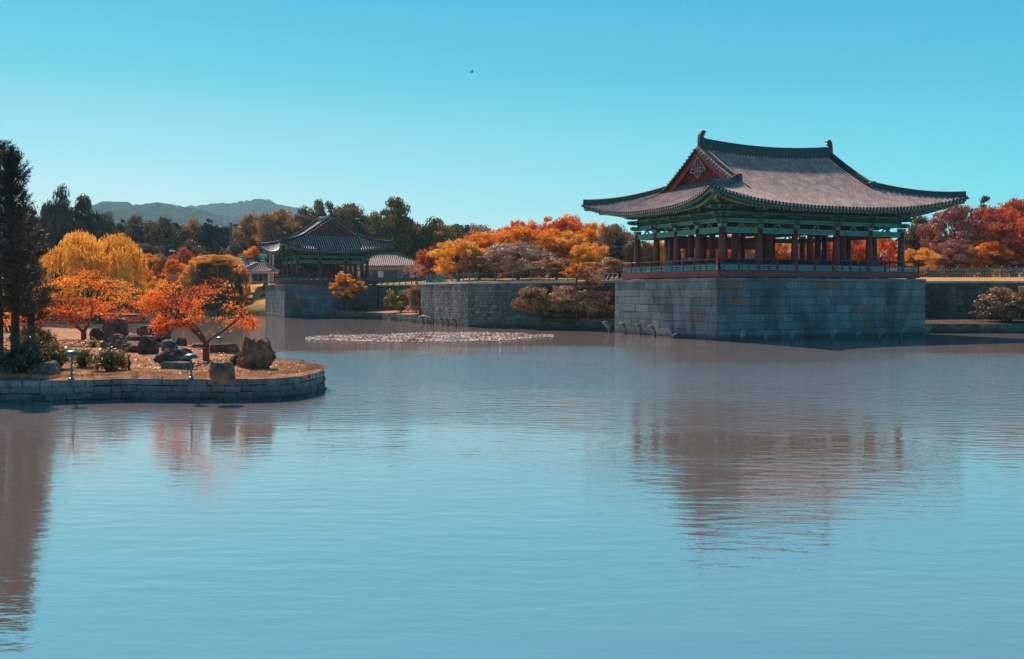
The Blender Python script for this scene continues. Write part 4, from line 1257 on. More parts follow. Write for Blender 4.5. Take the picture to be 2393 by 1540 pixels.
# --- middle distance on the left bank
mid_ = [('autumn_tree', 'autumn', 352, 590, 76, 168, 'orange', 'orange tree right of the willow'), ('autumn_tree', 'autumn', 388, 586, 66, 170, 'rust', 'olive brown tree beside the first orange tree'),
        ('maple_tree', 'autumn', 428, 578, 60, 176, 'red', 'red maple below the dark wood'), ('maple_tree', 'autumn', 408, 604, 70, 166, 'orangered', 'low scarlet maple in front of the red maple'),
        ('autumn_tree', 'autumn', 478, 588, 64, 176, 'rust', 'brown tree above the golden domed tree'), ('maple_tree', 'autumn', 588, 574, 70, 182, 'orangered', 'orange red tree behind the road signs'),
        ('maple_tree', 'autumn', 640, 592, 60, 182, 'orange', 'orange tree seen under the small pavilion eave'),
        ('domed_tree', 'dense', 508, 596, 132, 156, 'olive', 'broad dark domed tree with golden leaves on top'), ('autumn_tree', 'dense', 452, 606, 66, 158, 'yellow', 'golden tree touching the left side of the domed tree'), ('autumn_tree', 'dense', 562, 616, 46, 158, 'yellow', 'golden tree touching the right side of the domed tree'),
        ('autumn_tree', 'autumn', 360, 640, 78, 160, 'yellow', 'pale golden bush tree over the dark water edge'), ('autumn_tree', 'autumn', 415, 636, 84, 161, 'rust', 'pinkish brown tree at the bank centre'),
        ('autumn_tree', 'autumn', 330, 616, 60, 163, 'orange', 'orange bush just right of the willow curtain')]
for (nm, kd, x, yt, wd, y, ml, lb) in mid_:
    tree(nm, kd, x, yt, wd, y, L[ml], lb, 'autumn trees on the left bank', low=.4)
# golden leaves over the dark dome
tree('climbing_foliage', 'dense', 508, 594, 122, 155.2, L['yellow'], 'golden leafy layer spread over the top of the dark domed tree', 'autumn trees on the left bank', low=7.2)
for i, (x, yt, wd, y, lb) in enumerate([(330, 672, 120, 161.5, 'dark bush over the water right of the willow'), (390, 668, 120, 162, 'dark bush over the water behind the forked tree'), (452, 664, 130, 162, 'dark bush over the water behind the right island tree'),
                                        (515, 664, 130, 162, 'dark bush under the domed tree'), (566, 690, 70, 162, 'dark bush left of the rocky slope'), (270, 664, 130, 161, 'dark bush behind the willow trunk'), (60, 640, 200, 150, 'dark bush at the far left shore'), (160, 640, 180, 152, 'dark thicket behind the left maple')]):
    tree('dark_bush', 'bush', x, yt, wd * 1.2, y, L['olive'] if i in (1, 4) else L['brown'], lb, 'dark bushes along the far water edge', cat='shrub', zb=.2)
# --- orange grove in the middle
grove = [('autumn_tree', 'autumn', 1259, 496, 104, 150, 'orangered', 'dark orange tree highest in the grove'), ('autumn_tree', 'autumn', 1335, 499, 104, 148, 'orangered', 'dark orange tree at the top right of the grove'), ('autumn_tree', 'autumn', 1205, 512, 70, 152, 'orangered', 'orange crown on the left shoulder of the grove top'),
         ('autumn_tree', 'autumn', 1150, 524, 128, 136, 'orange', 'wide orange tree at the left of the grove'), ('autumn_tree', 'autumn', 1226, 524, 128, 134, 'orange', 'wide orange tree in the centre of the grove'), ('autumn_tree', 'autumn', 1290, 532, 110, 132, 'orange', 'orange tree right of the grove centre'),
         ('autumn_tree', 'dense', 1070, 557, 118, 126, 'yellow', 'yellow orange rounded tree at the lower left of the grove'), ('maple_tree', 'autumn', 1008, 571, 62, 136, 'red', 'small dark red tree at the left end of the grove'),
         ('silver_tree', 'dense', 1209, 563, 138, 122, 'palebrown', 'pale silvery brown tree in front of the orange grove'), ('autumn_tree', 'autumn', 1334, 540, 96, 130, 'yellow', 'yellow olive tree at the right of the grove'),
         ('autumn_tree', 'autumn', 1392, 516, 84, 138, 'orange', 'orange tree between grove and brown tree'), ('brown_tree', 'broadleaf', 1434, 512, 90, 134, 'rust', 'reddish brown tree left of the large pavilion eave'),
         ('pine_tree', 'pine', 1448, 545, 74, 124, 'pine', 'dark conifer close to the left side of the large pavilion'), ('autumn_tree', 'autumn', 1385, 560, 96, 126, 'yellow', 'golden tree left of the dark conifer'),
         ('autumn_tree', 'autumn', 1120, 590, 90, 124, 'rust', 'rust coloured lower tree between yellow and silver trees'), ('autumn_tree', 'autumn', 1300, 600, 96, 120, 'rust', 'rust coloured lower tree right of the silver tree'), ('brown_tree', 'broadleaf', 1420, 600, 90, 118, 'rust', 'low brown tree by the white slanted barrier')]
for (nm, kd, x, yt, wd, y, ml, lb) in grove:
    tree(nm, kd, x, yt, wd * 1.28, y, L[ml], lb, 'trees of the orange grove', low=.5)
# --- behind the large pavilion
beh = [(1492, 548, 80, 122, 'brown', 'brown tree behind the first columns'), (1535, 556, 70, 124, 'yellow', 'golden tree between the left face columns'), (1590, 548, 80, 126, 'orange', 'orange tree behind the left face columns'), (1650, 545, 80, 124, 'orangered', 'orange red tree behind the corner column'),
       (1715, 540, 84, 128, 'orangered', 'orange red tree behind the first right bay'), (1780, 542, 90, 130, 'orange', 'orange tree behind the second right bay'), (1850, 540, 90, 128, 'orange', 'orange tree behind the wide middle bay'), (1920, 546, 84, 126, 'orangered', 'red orange tree right of the middle bay'),
       (1985, 536, 84, 124, 'orangered', 'scarlet tree behind the fourth right bay'), (2055, 534, 90, 122, 'orangered', 'bright orange red tree behind the last bay'), (2005, 520, 60, 134, 'brown', 'dark tree above the scarlet tree in the fourth bay')]
for (x, yt, wd, y, ml, lb) in beh:
    tree('autumn_tree', 'autumn', x, yt, wd * 1.15, y, L[ml], lb + ' of the large pavilion', 'trees seen through the large pavilion', low=.3)
# --- right side
rt = [('maple_tree', 'autumn', 2368, 462, 190, 116, 'red', 'large scarlet maple at the right edge'), ('maple_tree', 'dense', 2245, 472, 150, 118, 'pink', 'dusky pink leaved tree left of the scarlet maple'), ('autumn_tree', 'dense', 2147, 578, 86, 113, 'yellow', 'low golden tree beside the last column of the large pavilion'),
      ('brown_tree', 'broadleaf', 2150, 500, 100, 124, 'brown', 'dark brown tree above the low golden tree'), ('pine_tree', 'pine', 2300, 444, 110, 138, 'pine', 'dark pine top showing over the pink leaved tree'), ('pine_tree', 'pine', 2375, 446, 90, 140, 'pine', 'dark pine top at the upper right edge'),
      ('brown_tree', 'autumn', 2195, 512, 70, 126, 'rust', 'rusty tree between the brown and pink trees'), ('maple_tree', 'autumn', 2300, 560, 120, 113, 'orangered', 'orange lower boughs in front of the scarlet maple'), ('maple_tree', 'autumn', 2232, 556, 110, 113.5, 'pink', 'pale pink lower tree behind the chain fence')]
for (nm, kd, x, yt, wd, y, ml, lb) in rt:
    tree(nm, kd, x, yt, wd * 1.25, y, L[ml], lb, 'trees right of the large pavilion', low=.3)
# --- bushes at the foot of the walls
ft = [(1268, 660, 100, 96.9, .9, 'rust', 'bush', 'leafy brown bush against the dark wall'), (1330, 668, 90, 95.5, 1.0, 'twig', 'bush', 'reddish brush right of the leafy brown bush'), (1388, 672, 96, 94.0, 1.0, 'twig', 'bush', 'reddish brush beside the large platform'),
      (1300, 690, 80, 95.6, .9, 'olive', 'bush', 'dark green lower bush at the wall foot'),
      (938, 672, 66, 128, .8, 'shrub', 'bush', 'yellow green bush before the distant wall'), (980, 664, 64, 119.5, .8, 'twig', 'bush', 'reddish brown brush left of the projecting wall'), (2365, 660, 120, 91, .8, 'rust', 'bush', 'leafy rusty bush before the right hand wall'),
      (2350, 690, 110, 90, .7, 'brown', 'bush', 'dark bush at the foot of the right hand wall'), (836, 692, 60, 137.4, .6, 'brown', 'bush', 'dark bush beneath the small orange tree')]
for (x, yt, wd, y, zb, ml, kd, lb) in ft:
    tree('bush', kd, x, yt - 6, wd * 1.3, y, L[ml], lb, 'bushes at the foot of the walls', cat='shrub', zb=zb)
tree('young_tree', 'sparse', 972, 615, 76, 124, L['twig'], 'thin brown young tree before the end of the long building', None, zb=.8, low=4.5)
tree('orange_tree', 'ragged', 810, 634, 92, 135.6, L['orange'], 'small glowing orange tree in front of the smaller pavilion platform', None, zb=.7, low=1.6)
tree('young_tree', 'ragged', 1348, 612, 80, 94.6, L['orange'], 'thin orange young tree rising beside the large platform above the terrace edge', None, zb=1.0, low=3.6)
tree('young_tree', 'sparse', 1375, 620, 100, 94.0, L['twig'], 'bare twiggy reddish tree leaning by the white slanted barrier', None, zb=1.0, low=2.6)

# ------------------------------------------------------------------ willow on its own spit of land
sp = [(-120, 118), (-66, 121), (-52, 123), (-46.5, 126.0), (-46.0, 129), (-50, 134)]
tw_ = empty('far_shore_wall'); tag(tw_, 'low dark stone edge of the grassy spit under the willow', 'wall')
mb = MB(); block_wall(mb, sp, -.4, .7, .28, (.35, .8), 51, bulge=.05, gap=.01, edge=.04, irregular=.015); mb.build('edge_stones', [M['lowedge'], M['mortar']], tw_)
rows_ = []
for k in range(5):
    rows_.append([(p[0] + (-90 - p[0]) * k / 4 * .9, p[1] + (140 - p[1]) * k / 4 * .9, .69 + .25 * min(k, 1)) for p in sp])
tag(grid_sheet(rows_, M['drygrass'], 'spit_ground'), kind='structure')
def willow(x, base_y, ytop, wpx, label):
    y = 124.0; p = at_y(x, ytop, y); zb = .8; H = p.z - zb; W = wpx / ppm(y) / 2
    t = empty('willow_tree', (p.x, y, zb)); tag(t, label, 'tree')
    rg = np.random.default_rng(5); rnd = random.Random(5)
    mb = MB(); mb.tube([(0, 0, -.3), (.1, 0, H * .2), (-.1, .1, H * .42)], [.45, .36, .3], 10)
    C, N = [], []
    tops = []
    for k in range(26):
        a = k * 2.4; r = W * rnd.uniform(.25, .85); z = H * (.92 - .42 * (r / W) ** 2) * rnd.uniform(.9, 1.0)
        q = Vector((r * math.cos(a), r * math.sin(a), z)); tops.append((q, rnd.uniform(.14, .26) * W))
        mb.tube([(-.05, .05, H * rnd.uniform(.2, .4)), (q.x * .45, q.y * .45, z * .78), (q.x * .85, q.y * .85, z * .98), tuple(q)], [.16, .11, .06, .03], 6)
    mb.build('trunk', M['barkdark'], t)
    for q, r in tops:
        for s in range(72):
            a = rnd.uniform(0, 6.28); rr_ = r * math.sqrt(rnd.random()) * 1.25
            px_, py_ = q.x + rr_ * math.cos(a), q.y + rr_ * math.sin(a)
            rad = math.hypot(px_, py_) / W
            top = min(H * (1.0 - .45 * rad ** 2.2), q.z + r * .55 * (1 - (rr_ / (1.3 * r)) ** 2) + rnd.uniform(-.3, .3))
            ln = rnd.uniform(.8, 2.0) + max(0, rad - .55) * rnd.uniform(2.5, 9.5)
            ln = min(ln, top - .25 if rad < .8 else top - .0)
            m = int(ln / .16) + 3
            zz = top - np.arange(m) * ln / m
            sway = rnd.uniform(-.3, .3); out = rnd.uniform(0, .35)
            tt = np.arange(m) / m
            C.append(np.stack([px_ * (1 + out * .12 * tt) + sway * tt * .4 + rg.normal(0, .05, m), py_ * (1 + out * .12 * tt) + rg.normal(0, .05, m), zz], 1))
    C = np.concatenate(C); N = rg.normal(size=C.shape) * np.array([1, 1, .3]) + C * np.array([.1, .1, 0])
    me = leaf_mesh('willow_crown', C, N, rg.uniform(.09, .17, len(C)), L['willow'], .38, droop=(0, 0, -1), seed=3)
    c = bpy.data.objects.new('crown', me); COL.objects.link(c); c.parent = t
willow(222, 748, 527, 262, 'big golden willow with hanging curtains of leaves over the water')

# ------------------------------------------------------------------ foreground maples on the island, grown branch by branch
def maple(x, base_py, ytop, wpx, mat, bark, seed, label, fork=.25, spread=1.0, nleaf=26, leaf=.05, lean=0.0, levels=4, name='maple_tree', trunk_r=.10, cl=.22, keep=1.0, flatz=.35, yadj=0):
    p = on_z(x, base_py, .80); y = p.y; top = at_y(x, ytop, y); H = top.z - .78; W = wpx / ppm(y) / 2
    t = empty(name, (p.x, y, .78)); tag(t, label, 'tree')
    rnd = random.Random(seed); rg = np.random.default_rng(seed)
    mb = MB(); tips = []; fz = H * fork
    def grow(p0, d, ln, r, lv):
        n = 4; pts = [p0]; rs = [r]; dd = d.copy()
        for k in range(n):
            dd = (dd + Vector((rnd.uniform(-.28, .28), rnd.uniform(-.28, .28), rnd.uniform(-.14, .16)))).normalized()
            q = pts[-1] + dd * ln / n
            lim = math.hypot(q.x / W, q.y / W)
            if lim > 1: q.x /= lim; q.y /= lim; lim = 1
            lump = 1 + .16 * mnoise.noise(Vector((q.x * 1.1 + seed, q.y * 1.1, 0)))
            roof = (fz + (H - fz) * (1 - .62 * lim ** 2.2) * .97) * lump
            if q.z > roof: q.z = roof - rnd.random() ** 2 * .25 * (H - fz)
            q.z = max(q.z, (.42 + .05 * lim) * fz + .1 * H)
            pts.append(q); rs.append(r * (1 - .38 * (k + 1) / n))
        mb.tube(pts, rs, 7 if lv < 2 else 5, cap=False)
        if lv >= levels:
            tips.append(pts[-1]); tips.append(pts[2]); return
        if lv >= levels - 1: tips.append(pts[2])
        kids = 3 if lv < 3 else rnd.choice([2, 3, 3])
        a0 = rnd.uniform(0, 6.28)
        for k in range(kids):
            a = a0 + 2 * math.pi * k / kids + rnd.uniform(-.5, .5)
            side = Vector((math.cos(a), math.sin(a), 0))
            nd_ = (dd * .75 + side * rnd.uniform(.55, .95) * spread + Vector((0, 0, .12 if lv < 2 else .02))).normalized()
            grow(pts[-1 if k else 3], nd_, ln * rnd.uniform(.62, .85), rs[-1] * rnd.uniform(.62, .8), lv + 1)
    mb.tube([(0, 0, -.15), (0, 0, .05), (lean * .4, 0, fz * .55), (lean, 0, fz)], [trunk_r * 1.5, trunk_r * 1.15, trunk_r, trunk_r * .95], 9)
    k0 = 4
    for k in range(k0):
        a = 2 * math.pi * k / k0 + rnd.uniform(-.4, .4)
        if k < 2: a = math.pi * k + rnd.uniform(-.5, .5)
        d = Vector((math.cos(a) * spread, math.sin(a) * spread, rnd.uniform(.65, 1.1))).normalized()
        grow(Vector((lean, 0, fz * rnd.uniform(.85, 1.0))), d, (H - fz) * .62 + W * .14, trunk_r * rnd.uniform(.5, .7), 1)
    mb.build('trunk', bark, t)
    # stretch tips to the crown seen in the photo
    C = []
    for q in tips:
        if rnd.random() > keep: continue
        m = int(nleaf * rnd.uniform(.4, 1.7))
        o = rg.normal(size=(m, 3)) * np.array([cl, cl, cl * flatz])
        C.append(np.array(q) + o + np.array([0, 0, .02]))
    C = np.concatenate(C); N = rg.normal(size=C.shape) * .8 + np.array([0, -.1, .7])
    me = leaf_mesh('maple_crown', C, N, leaf * rg.uniform(.6, 1.35, len(C)), mat, .8, seed=seed)
    c = bpy.data.objects.new('crown', me); COL.objects.link(c); c.parent = t
    return t
maple(196, 800, 636, 310, L['orangered'], M['barkred'], 3, 'wide spreading orange red maple in front of the willow', fork=.16, levels=5, nleaf=40, leaf=.042, trunk_r=.14, cl=.2, keep=.66)
maple(482, 846, 652, 218, L['orangered'], M['barkred'], 8, 'open branched orange maple with bare lower limbs at the right of the island', fork=.26, levels=5, nleaf=19, leaf=.032, trunk_r=.12, cl=.13, keep=.52)
maple(395, 795, 640, 112, L['orangered'], M['barkred'], 12, 'young forked maple with orange leaves behind the rock pile', fork=.36, levels=4, nleaf=34, leaf=.045, trunk_r=.11, cl=.2, keep=.9)
# crooked little tree at the left
p = on_z(38, 776, .8); t = empty('crooked_tree', (p.x, p.y, .78)); tag(t, 'small crooked bare tree with a few red leaves near the left edge', 'tree')
mb = MB(); s = 1 / ppm(p.y)
pts = [(0, 0, -.1), (0, 0, 30 * s), (6 * s, 0, 50 * s), (9 * s, 0, 66 * s), (2 * s, 0, 74 * s), (-12 * s, 0, 80 * s), (-24 * s, 0, 84 * s)]
mb.tube(pts, [.20, .17, .15, .13, .11, .08, .03], 9)
for q in [((6 * s, 0, 72 * s), (20 * s, .1, 82 * s), (26 * s, .1, 90 * s)), ((-12 * s, 0, 80 * s), (-26 * s, 0, 78 * s), (-38 * s, 0, 86 * s)), ((-12 * s, 0, 80 * s), (-10 * s, 0, 92 * s), (4 * s, 0, 96 * s))]:
    mb.tube(q, [.07, .04, .02], 6)
mb.build('trunk', M['barkred'], t, smooth=True)
rg = np.random.default_rng(9); C = []
for cx_, cz_ in [(-38, 88), (-26, 90), (-12, 92), (4, 92), (12, 88), (-20, 84), (0, 98), (26, 90), (-34, 80)]:
    C.append(np.array([cx_ * s, 0, cz_ * s]) + rg.normal(size=(34, 3)) * np.array([.16, .2, .07]))
C = np.concatenate(C)
c = bpy.data.objects.new('crown', leaf_mesh('crooked_crown', C, rg.normal(size=C.shape) + np.array([0, 0, .6]), np.full(len(C), .06), L['orangered'], .8)); COL.objects.link(c); c.parent = t

# ------------------------------------------------------------------ the big pine at the left edge of the island
def near_pine(x, base_y, y, ytop, wpx, seed, label, lowz=1.3, n_br=120):
    topp = at_y(x, ytop, y); H = topp.z - .8; W = wpx / ppm(y) / 2
    t = empty('pine_tree', (topp.x, y, .8)); tag(t, label, 'tree', 'big pines at the left edge')
    rnd = random.Random(seed); rg = np.random.default_rng(seed)
    mb = MB(); mb.tube([(0, 0, -.2), (.05, 0, H * .3), (-.05, 0, H * .7), (0, 0, H * .985)], [.17, .13, .07, .02], 9)
    tufts = []
    for k in range(n_br):
        f = (k + .5) / n_br; z = lowz + (H * .95 - lowz) * f
        r = W * min(1, .06 + (1 - f) / .68) * rnd.uniform(.35, 1.2)
        a = k * 2.399
        up = rnd.uniform(.15, .45) + 1.1 * f * f
        pts = [Vector((0, 0, z))]
        for q in range(1, 6):
            g_ = q / 5
            pts.append(Vector((r * g_ * math.cos(a + .15 * g_), r * g_ * math.sin(a + .15 * g_), z - .12 * r * g_ * (1 - g_) + up * r * g_ * g_ * .6)))
        mb.tube(pts, [.05 * (1 - .8 * g_ / 5) * (1.3 - f) for g_ in range(6)], 5, cap=False)
        for q in range(2, 6):
            for s_ in range(3 if q < 4 else 6):
                o = Vector((rnd.gauss(0, .17), rnd.gauss(0, .17), rnd.gauss(.05, .10)))
                tufts.append((pts[q] + o, (o * 1.0 + (pts[q] - pts[q - 1]).normalized() * .3 + Vector((0, 0, .22))).normalized()))
    for k in range(14): tufts.append((Vector((rnd.gauss(0, .05), rnd.gauss(0, .05), H * (.9 + .1 * k / 14))), Vector((rnd.gauss(0, .4), rnd.gauss(0, .4), 1)).normalized()))
    mb.build('trunk', M['barkdark'], t)
    T = np.array([tuple(q[0]) for q in tufts]); D = np.array([tuple(q[1]) for q in tufts])
    m = 30
    T = np.repeat(T, m, 0); D = np.repeat(D, m, 0)
    dd = D * .8 + rg.normal(size=T.shape) * .45; dd /= np.linalg.norm(dd, axis=1, keepdims=True)
    ln = rg.uniform(.06, .11, len(T))
    base = T + D * rg.uniform(-.16, .16, (len(T), 1))
    C = base + dd * ln[:, None]
    sidev = np.cross(dd, rg.normal(size=T.shape)); sidev /= np.linalg.norm(sidev, axis=1, keepdims=True)
    w_ = .011
    V = np.stack([C + dd * ln[:, None], C + sidev * w_, C - dd * ln[:, None], C - sidev * w_], 1).reshape(-1, 3)
    n = len(T); me = bpy.data.meshes.new('pine_crown')
    me.vertices.add(4 * n); me.vertices.foreach_set('co', V.astype(np.float32).ravel())
    me.loops.add(4 * n); me.loops.foreach_set('vertex_index', np.arange(4 * n, dtype=np.int32))
    me.polygons.add(n); me.polygons.foreach_set('loop_start', np.arange(0, 4 * n, 4, dtype=np.int32))
    me.materials.append(L['dark']); me.update(calc_edges=True)
    c = bpy.data.objects.new('crown', me); COL.objects.link(c); c.parent = t
near_pine(26, 0, 37.5, 338, 118, 4, 'tall dense dark pine rising at the left edge of the picture', lowz=1.9, n_br=42)
near_pine(-12, 0, 39.0, 318, 160, 6, 'taller dark pine mostly cut off by the left edge', lowz=1.9, n_br=42)

near_pine(66, 0, 41.5, 520, 104, 8, 'shorter ragged pine below and right of the tall edge pine', lowz=1.5, n_br=30)

# ------------------------------------------------------------------ shrubs on the island
def island_shrub(x, base_py, w, h, mat, seed, label, n=2600, leaf=.045):
    p = on_z(x, base_py, .80); s = 1 / ppm(p.y); W = w * s / 2; H = h * s
    t = empty('shrub', (p.x, p.y + W * .5, .78)); tag(t, label, 'shrub', 'shrubs on the island')
    rg = np.random.default_rng(seed); rnd = random.Random(seed)
    mb = MB(); C = []; N = []
    for k in range(34):
        a = rnd.uniform(0, 6.28); r = W * math.sqrt(rnd.random()); z = H * rnd.uniform(.3, .95) * (1 - .35 * (r / W) ** 2)
        q = (r * math.cos(a), r * math.sin(a), z)
        mb.tube([(q[0] * .15, q[1] * .15, -.05), (q[0] * .5, q[1] * .5, z * .5), q], [.022, .014, .006], 5, cap=False)
        o = rg.normal(size=(n // 34, 3)) * np.array([.11, .11, .08]); C.append(np.array(q) + o); N.append(o + np.array([0, 0, .12]) + rg.normal(size=o.shape) * .08)
    mb.build('stem', M['barkdark'], t)
    me = leaf_mesh('shrub_leaves', np.concatenate(C), np.concatenate(N), leaf * rg.uniform(.6, 1.4, sum(len(c) for c in C)), mat, .5, seed=seed)
    c = bpy.data.objects.new('foliage', me); COL.objects.link(c); c.parent = t
island_shrub(122, 868, 66, 72, L['shrub'], 1, 'glossy yellow green shrub between the left boulder and the front lamp', 2600)
island_shrub(190, 862, 34, 58, L['shrub'], 2, 'narrow shrub with an upright stick right of the front lamp', 900)
island_shrub(252, 868, 70, 54, L['shrub'], 3, 'low rounded golden green shrub below the squared block', 2600)
island_shrub(34, 880, 110, 100, L['dark'], 4, 'dark shaded shrub under the big pine', 5000)
island_shrub(8, 778, 150, 88, L['dark'], 9, 'tall dark thicket behind the crooked tree at the left edge', 9000, .06)
island_shrub(70, 842, 90, 84, L['brown'], 5, 'dark tangled shrub behind the left boulder', 3600)
island_shrub(60, 800, 70, 40, L['brown'], 6, 'low dark brush at the foot of the crooked tree', 1600)
island_shrub(215, 812, 30, 22, L['shrub'], 7, 'tiny green leafed shrub by the black boulder', 300)
island_shrub(722, 880, 8, 9, L['shrub'], 8, 'little weed tuft on the wall at the island tip', 120, .025)
p = on_z(303, 867, .8); t = empty('bare_stump', (p.x, p.y, .78)); tag(t, 'thin crooked bare stick standing in the dry grass', 'stump')
mb = MB(); s = 1 / ppm(p.y); mb.tube([(0, 0, -.1), (-2 * s, 0, 12 * s), (1 * s, 0, 20 * s), (-3 * s, 0, 28 * s), (-1 * s, 0, 36 * s), (3 * s, 0, 40 * s)], [.045, .04, .035, .035, .03, .02], 7); mb.build('stem', M['barkdark'], t)
p = on_z(133, 812, .8); t = empty('bare_stick', (p.x, p.y, .78)); tag(t, 'dark forked dead stick rising from the left shrub', 'branch')
mb = MB(); s = 1 / ppm(p.y); mb.tube([(6 * s, 0, -.1), (1 * s, 0, 12 * s), (-6 * s, 0, 26 * s)], [.05, .04, .03], 7); mb.build('stem', M['barkdark'], t)

# dry grass blades over the near part of the island
rg = np.random.default_rng(2); pts = []
while len(pts) < 30000:
    x = rg.uniform(-20, -5.5); y = 32 + 24 * rg.random() ** 1.5
    if inside(x, y): pts.append((x, y))
P_ = np.array(pts); Z = np.array([isl_z(a, b) + .10 for a, b in pts])
C = np.stack([P_[:, 0], P_[:, 1], Z + .01], 1)
N = rg.normal(size=C.shape) * np.array([1, 1, .15])
me = leaf_mesh('grass_blades', C, N, rg.uniform(.025, .06, len(C)), M['blade'], .18, droop=(0, 0, 1), seed=4)
o = bpy.data.objects.new('grass', me); COL.objects.link(o); tag(o, 'short dry pinkish brown grass covering the near island', 'grass', kind='stuff')

# fallen leaves under the maples
rg = np.random.default_rng(12); pts = []
for (cx_, cy_, r_) in [(tuple(on_z(184, 800, .8))[0], tuple(on_z(184, 800, .8))[1], 4.2), (tuple(on_z(482, 846, .8))[0], tuple(on_z(482, 846, .8))[1], 2.6), (tuple(on_z(395, 795, .8))[0], tuple(on_z(395, 795, .8))[1], 2.5)]:
    for k in range(900):
        a = rg.uniform(0, 6.28); q = r_ * abs(rg.normal(0, .6)); x, y = cx_ + q * math.cos(a) + .6, cy_ + q * math.sin(a) - 1.2
        if inside(x, y): pts.append((x, y, isl_z(x, y) + .14))
for k in range(6000):
    x = rg.uniform(-20, -5.5); y = 32 + 26 * rg.random()
    if inside(x, y) and mnoise.noise(Vector((x * .5, y * .4, 7))) > -.05: pts.append((x, y, isl_z(x, y) + .135))
C = np.array(pts); N = np.stack([rg.normal(0, .5, len(C)), rg.normal(0, .5, len(C)), np.ones(len(C))], 1)
me = leaf_mesh('fallen_leaves', C, N, rg.uniform(.03, .055, len(C)), L['litter'], .8, seed=14)
o = bpy.data.objects.new('fallen_leaves', me); COL.objects.link(o); tag(o, 'brown and orange leaves fallen on the dry island grass', 'fallen leaves', kind='stuff')

# ------------------------------------------------------------------ water lily pads
rg = np.random.default_rng(6); A = []
while len(A) < 17000:
    px_ = rg.uniform(716, 1292); py_ = rg.uniform(775, 800)
    f = (px_ - 716) / 576
    topy = 786.5 - 10.5 * math.sin(min(1, f * 1.25) * math.pi / 2) ** .8 + (0 if f < .75 else (f - .75) * 26)
    boty = 792 + 6.5 * math.sin(math.pi * min(1, max(0, f * 1.02)) ** .8) - 6 * max(0, f - .8) * 5
    wob = 1.3 * mnoise.noise(Vector((px_ * .03, 0, 0)))
    if topy + wob < py_ < boty + wob:
        q = on_z(px_, py_, .03)
        if mnoise.noise(Vector((q.x * .35, q.y * .35, 0))) > -.35: A.append((q.x, q.y, .015))
C = np.array(A)
up = rg.random(len(C)) < .07
C[:, 2] += np.where(up, rg.uniform(.02, .06, len(C)), 0)
N = np.stack([rg.normal(0, .025, len(C)), rg.normal(0, .025, len(C)), np.ones(len(C))], 1)
N[up] += rg.normal(size=(up.sum(), 3)) * .9
me = leaf_mesh('lily_pads', C, N, rg.uniform(.08, .14, len(C)), L['pads'], .9, seed=7)
o = bpy.data.objects.new('lily_pads', me); COL.objects.link(o); tag(o, 'wide raft of pale and brown water lily leaves floating on the pond', 'water lilies', kind='stuff')

# ------------------------------------------------------------------ hills beyond the wood
def hill(profile, y, name, seed, mat):
    rows_ = []
    xs = [p[0] for p in profile]
    n = 320
    for k in range(26):
        f = k / 25
        row = []
        for i in range(n + 1):
            px_ = xs[0] + (xs[-1] - xs[0]) * i / n
            for q in range(len(profile) - 1):
                if profile[q][0] <= px_ <= profile[q + 1][0]:
                    t_ = (px_ - profile[q][0]) / (profile[q + 1][0] - profile[q][0]); t_ = t_ * t_ * (3 - 2 * t_)
                    py_ = profile[q][1] + (profile[q + 1][1] - profile[q][1]) * t_; break
            crest = at_y(px_, py_ + 5, y)
            yy = y - 600 * (1 - math.cos(f * math.pi / 2)) if False else y - 700 + 700 * f
            zc_ = crest.z
            z = 5 + (zc_ - 5) * math.sin(f * math.pi / 2) ** .9
            z += (zc_ * .10) * mnoise.fractal(Vector((crest.x * .004, yy * .004, seed)), 1, 2, 4) * math.sin(f * math.pi) + 9 * mnoise.noise(Vector((crest.x * .02, yy * .02, seed))) + 8 * abs(mnoise.noise(Vector((crest.x * .055, yy * .055, seed))))
            row.append((crest.x * (yy / y) if False else crest.x, yy, z))
        rows_.append(row)
    rows_.append([(p[0], p[1] + 500, -20) for p in rows_[-1]])
    o = grid_sheet(rows_, mat, name); tag(o, kind='structure'); return o
def mat_hill():
    m, nt, nd, lk, p = newmat('forested_hill')
    g = nd.new('ShaderNodeNewGeometry')
    no = nd.new('ShaderNodeTexNoise'); no.inputs['Scale'].default_value = .05; no.inputs['Detail'].default_value = 7; lk.new(g.outputs['Position'], no.inputs['Vector'])
    r = ramp(nd, [(0.40, (.008, .022, .022)), (0.56, (.035, .055, .04))]); lk.new(no.outputs['Fac'], r.inputs[0]); lk.new(r.outputs[0], p.inputs['Base Color'])
    b = nd.new('ShaderNodeBump'); b.inputs['Strength'].default_value = 1; b.inputs['Distance'].default_value = 14; lk.new(no.outputs['Fac'], b.inputs['Height']); lk.new(b.outputs[0], p.inputs['Normal'])
    p.inputs['Roughness'].default_value = 1; p.inputs['Specular IOR Level'].default_value = 0
    return m
M['hill'] = mat_hill()
hill([(-300, 600), (190, 545), (240, 503), (262, 488), (290, 486), (315, 478), (345, 488), (370, 492), (420, 508), (520, 540), (800, 600)], 2300, 'hills', 1, M['hill'])
hill([(100, 560), (330, 500), (360, 490), (384, 480), (400, 478), (420, 484), (480, 492), (540, 508), (600, 530), (900, 600)], 2100, 'hills', 2, M['hill'])
hill([(200, 560), (380, 484), (430, 481), (500, 482), (560, 476), (600, 471), (618, 466), (640, 469), (655, 478), (690, 484), (720, 492), (800, 530), (1000, 600)], 2900, 'hills', 3, M['hill'])

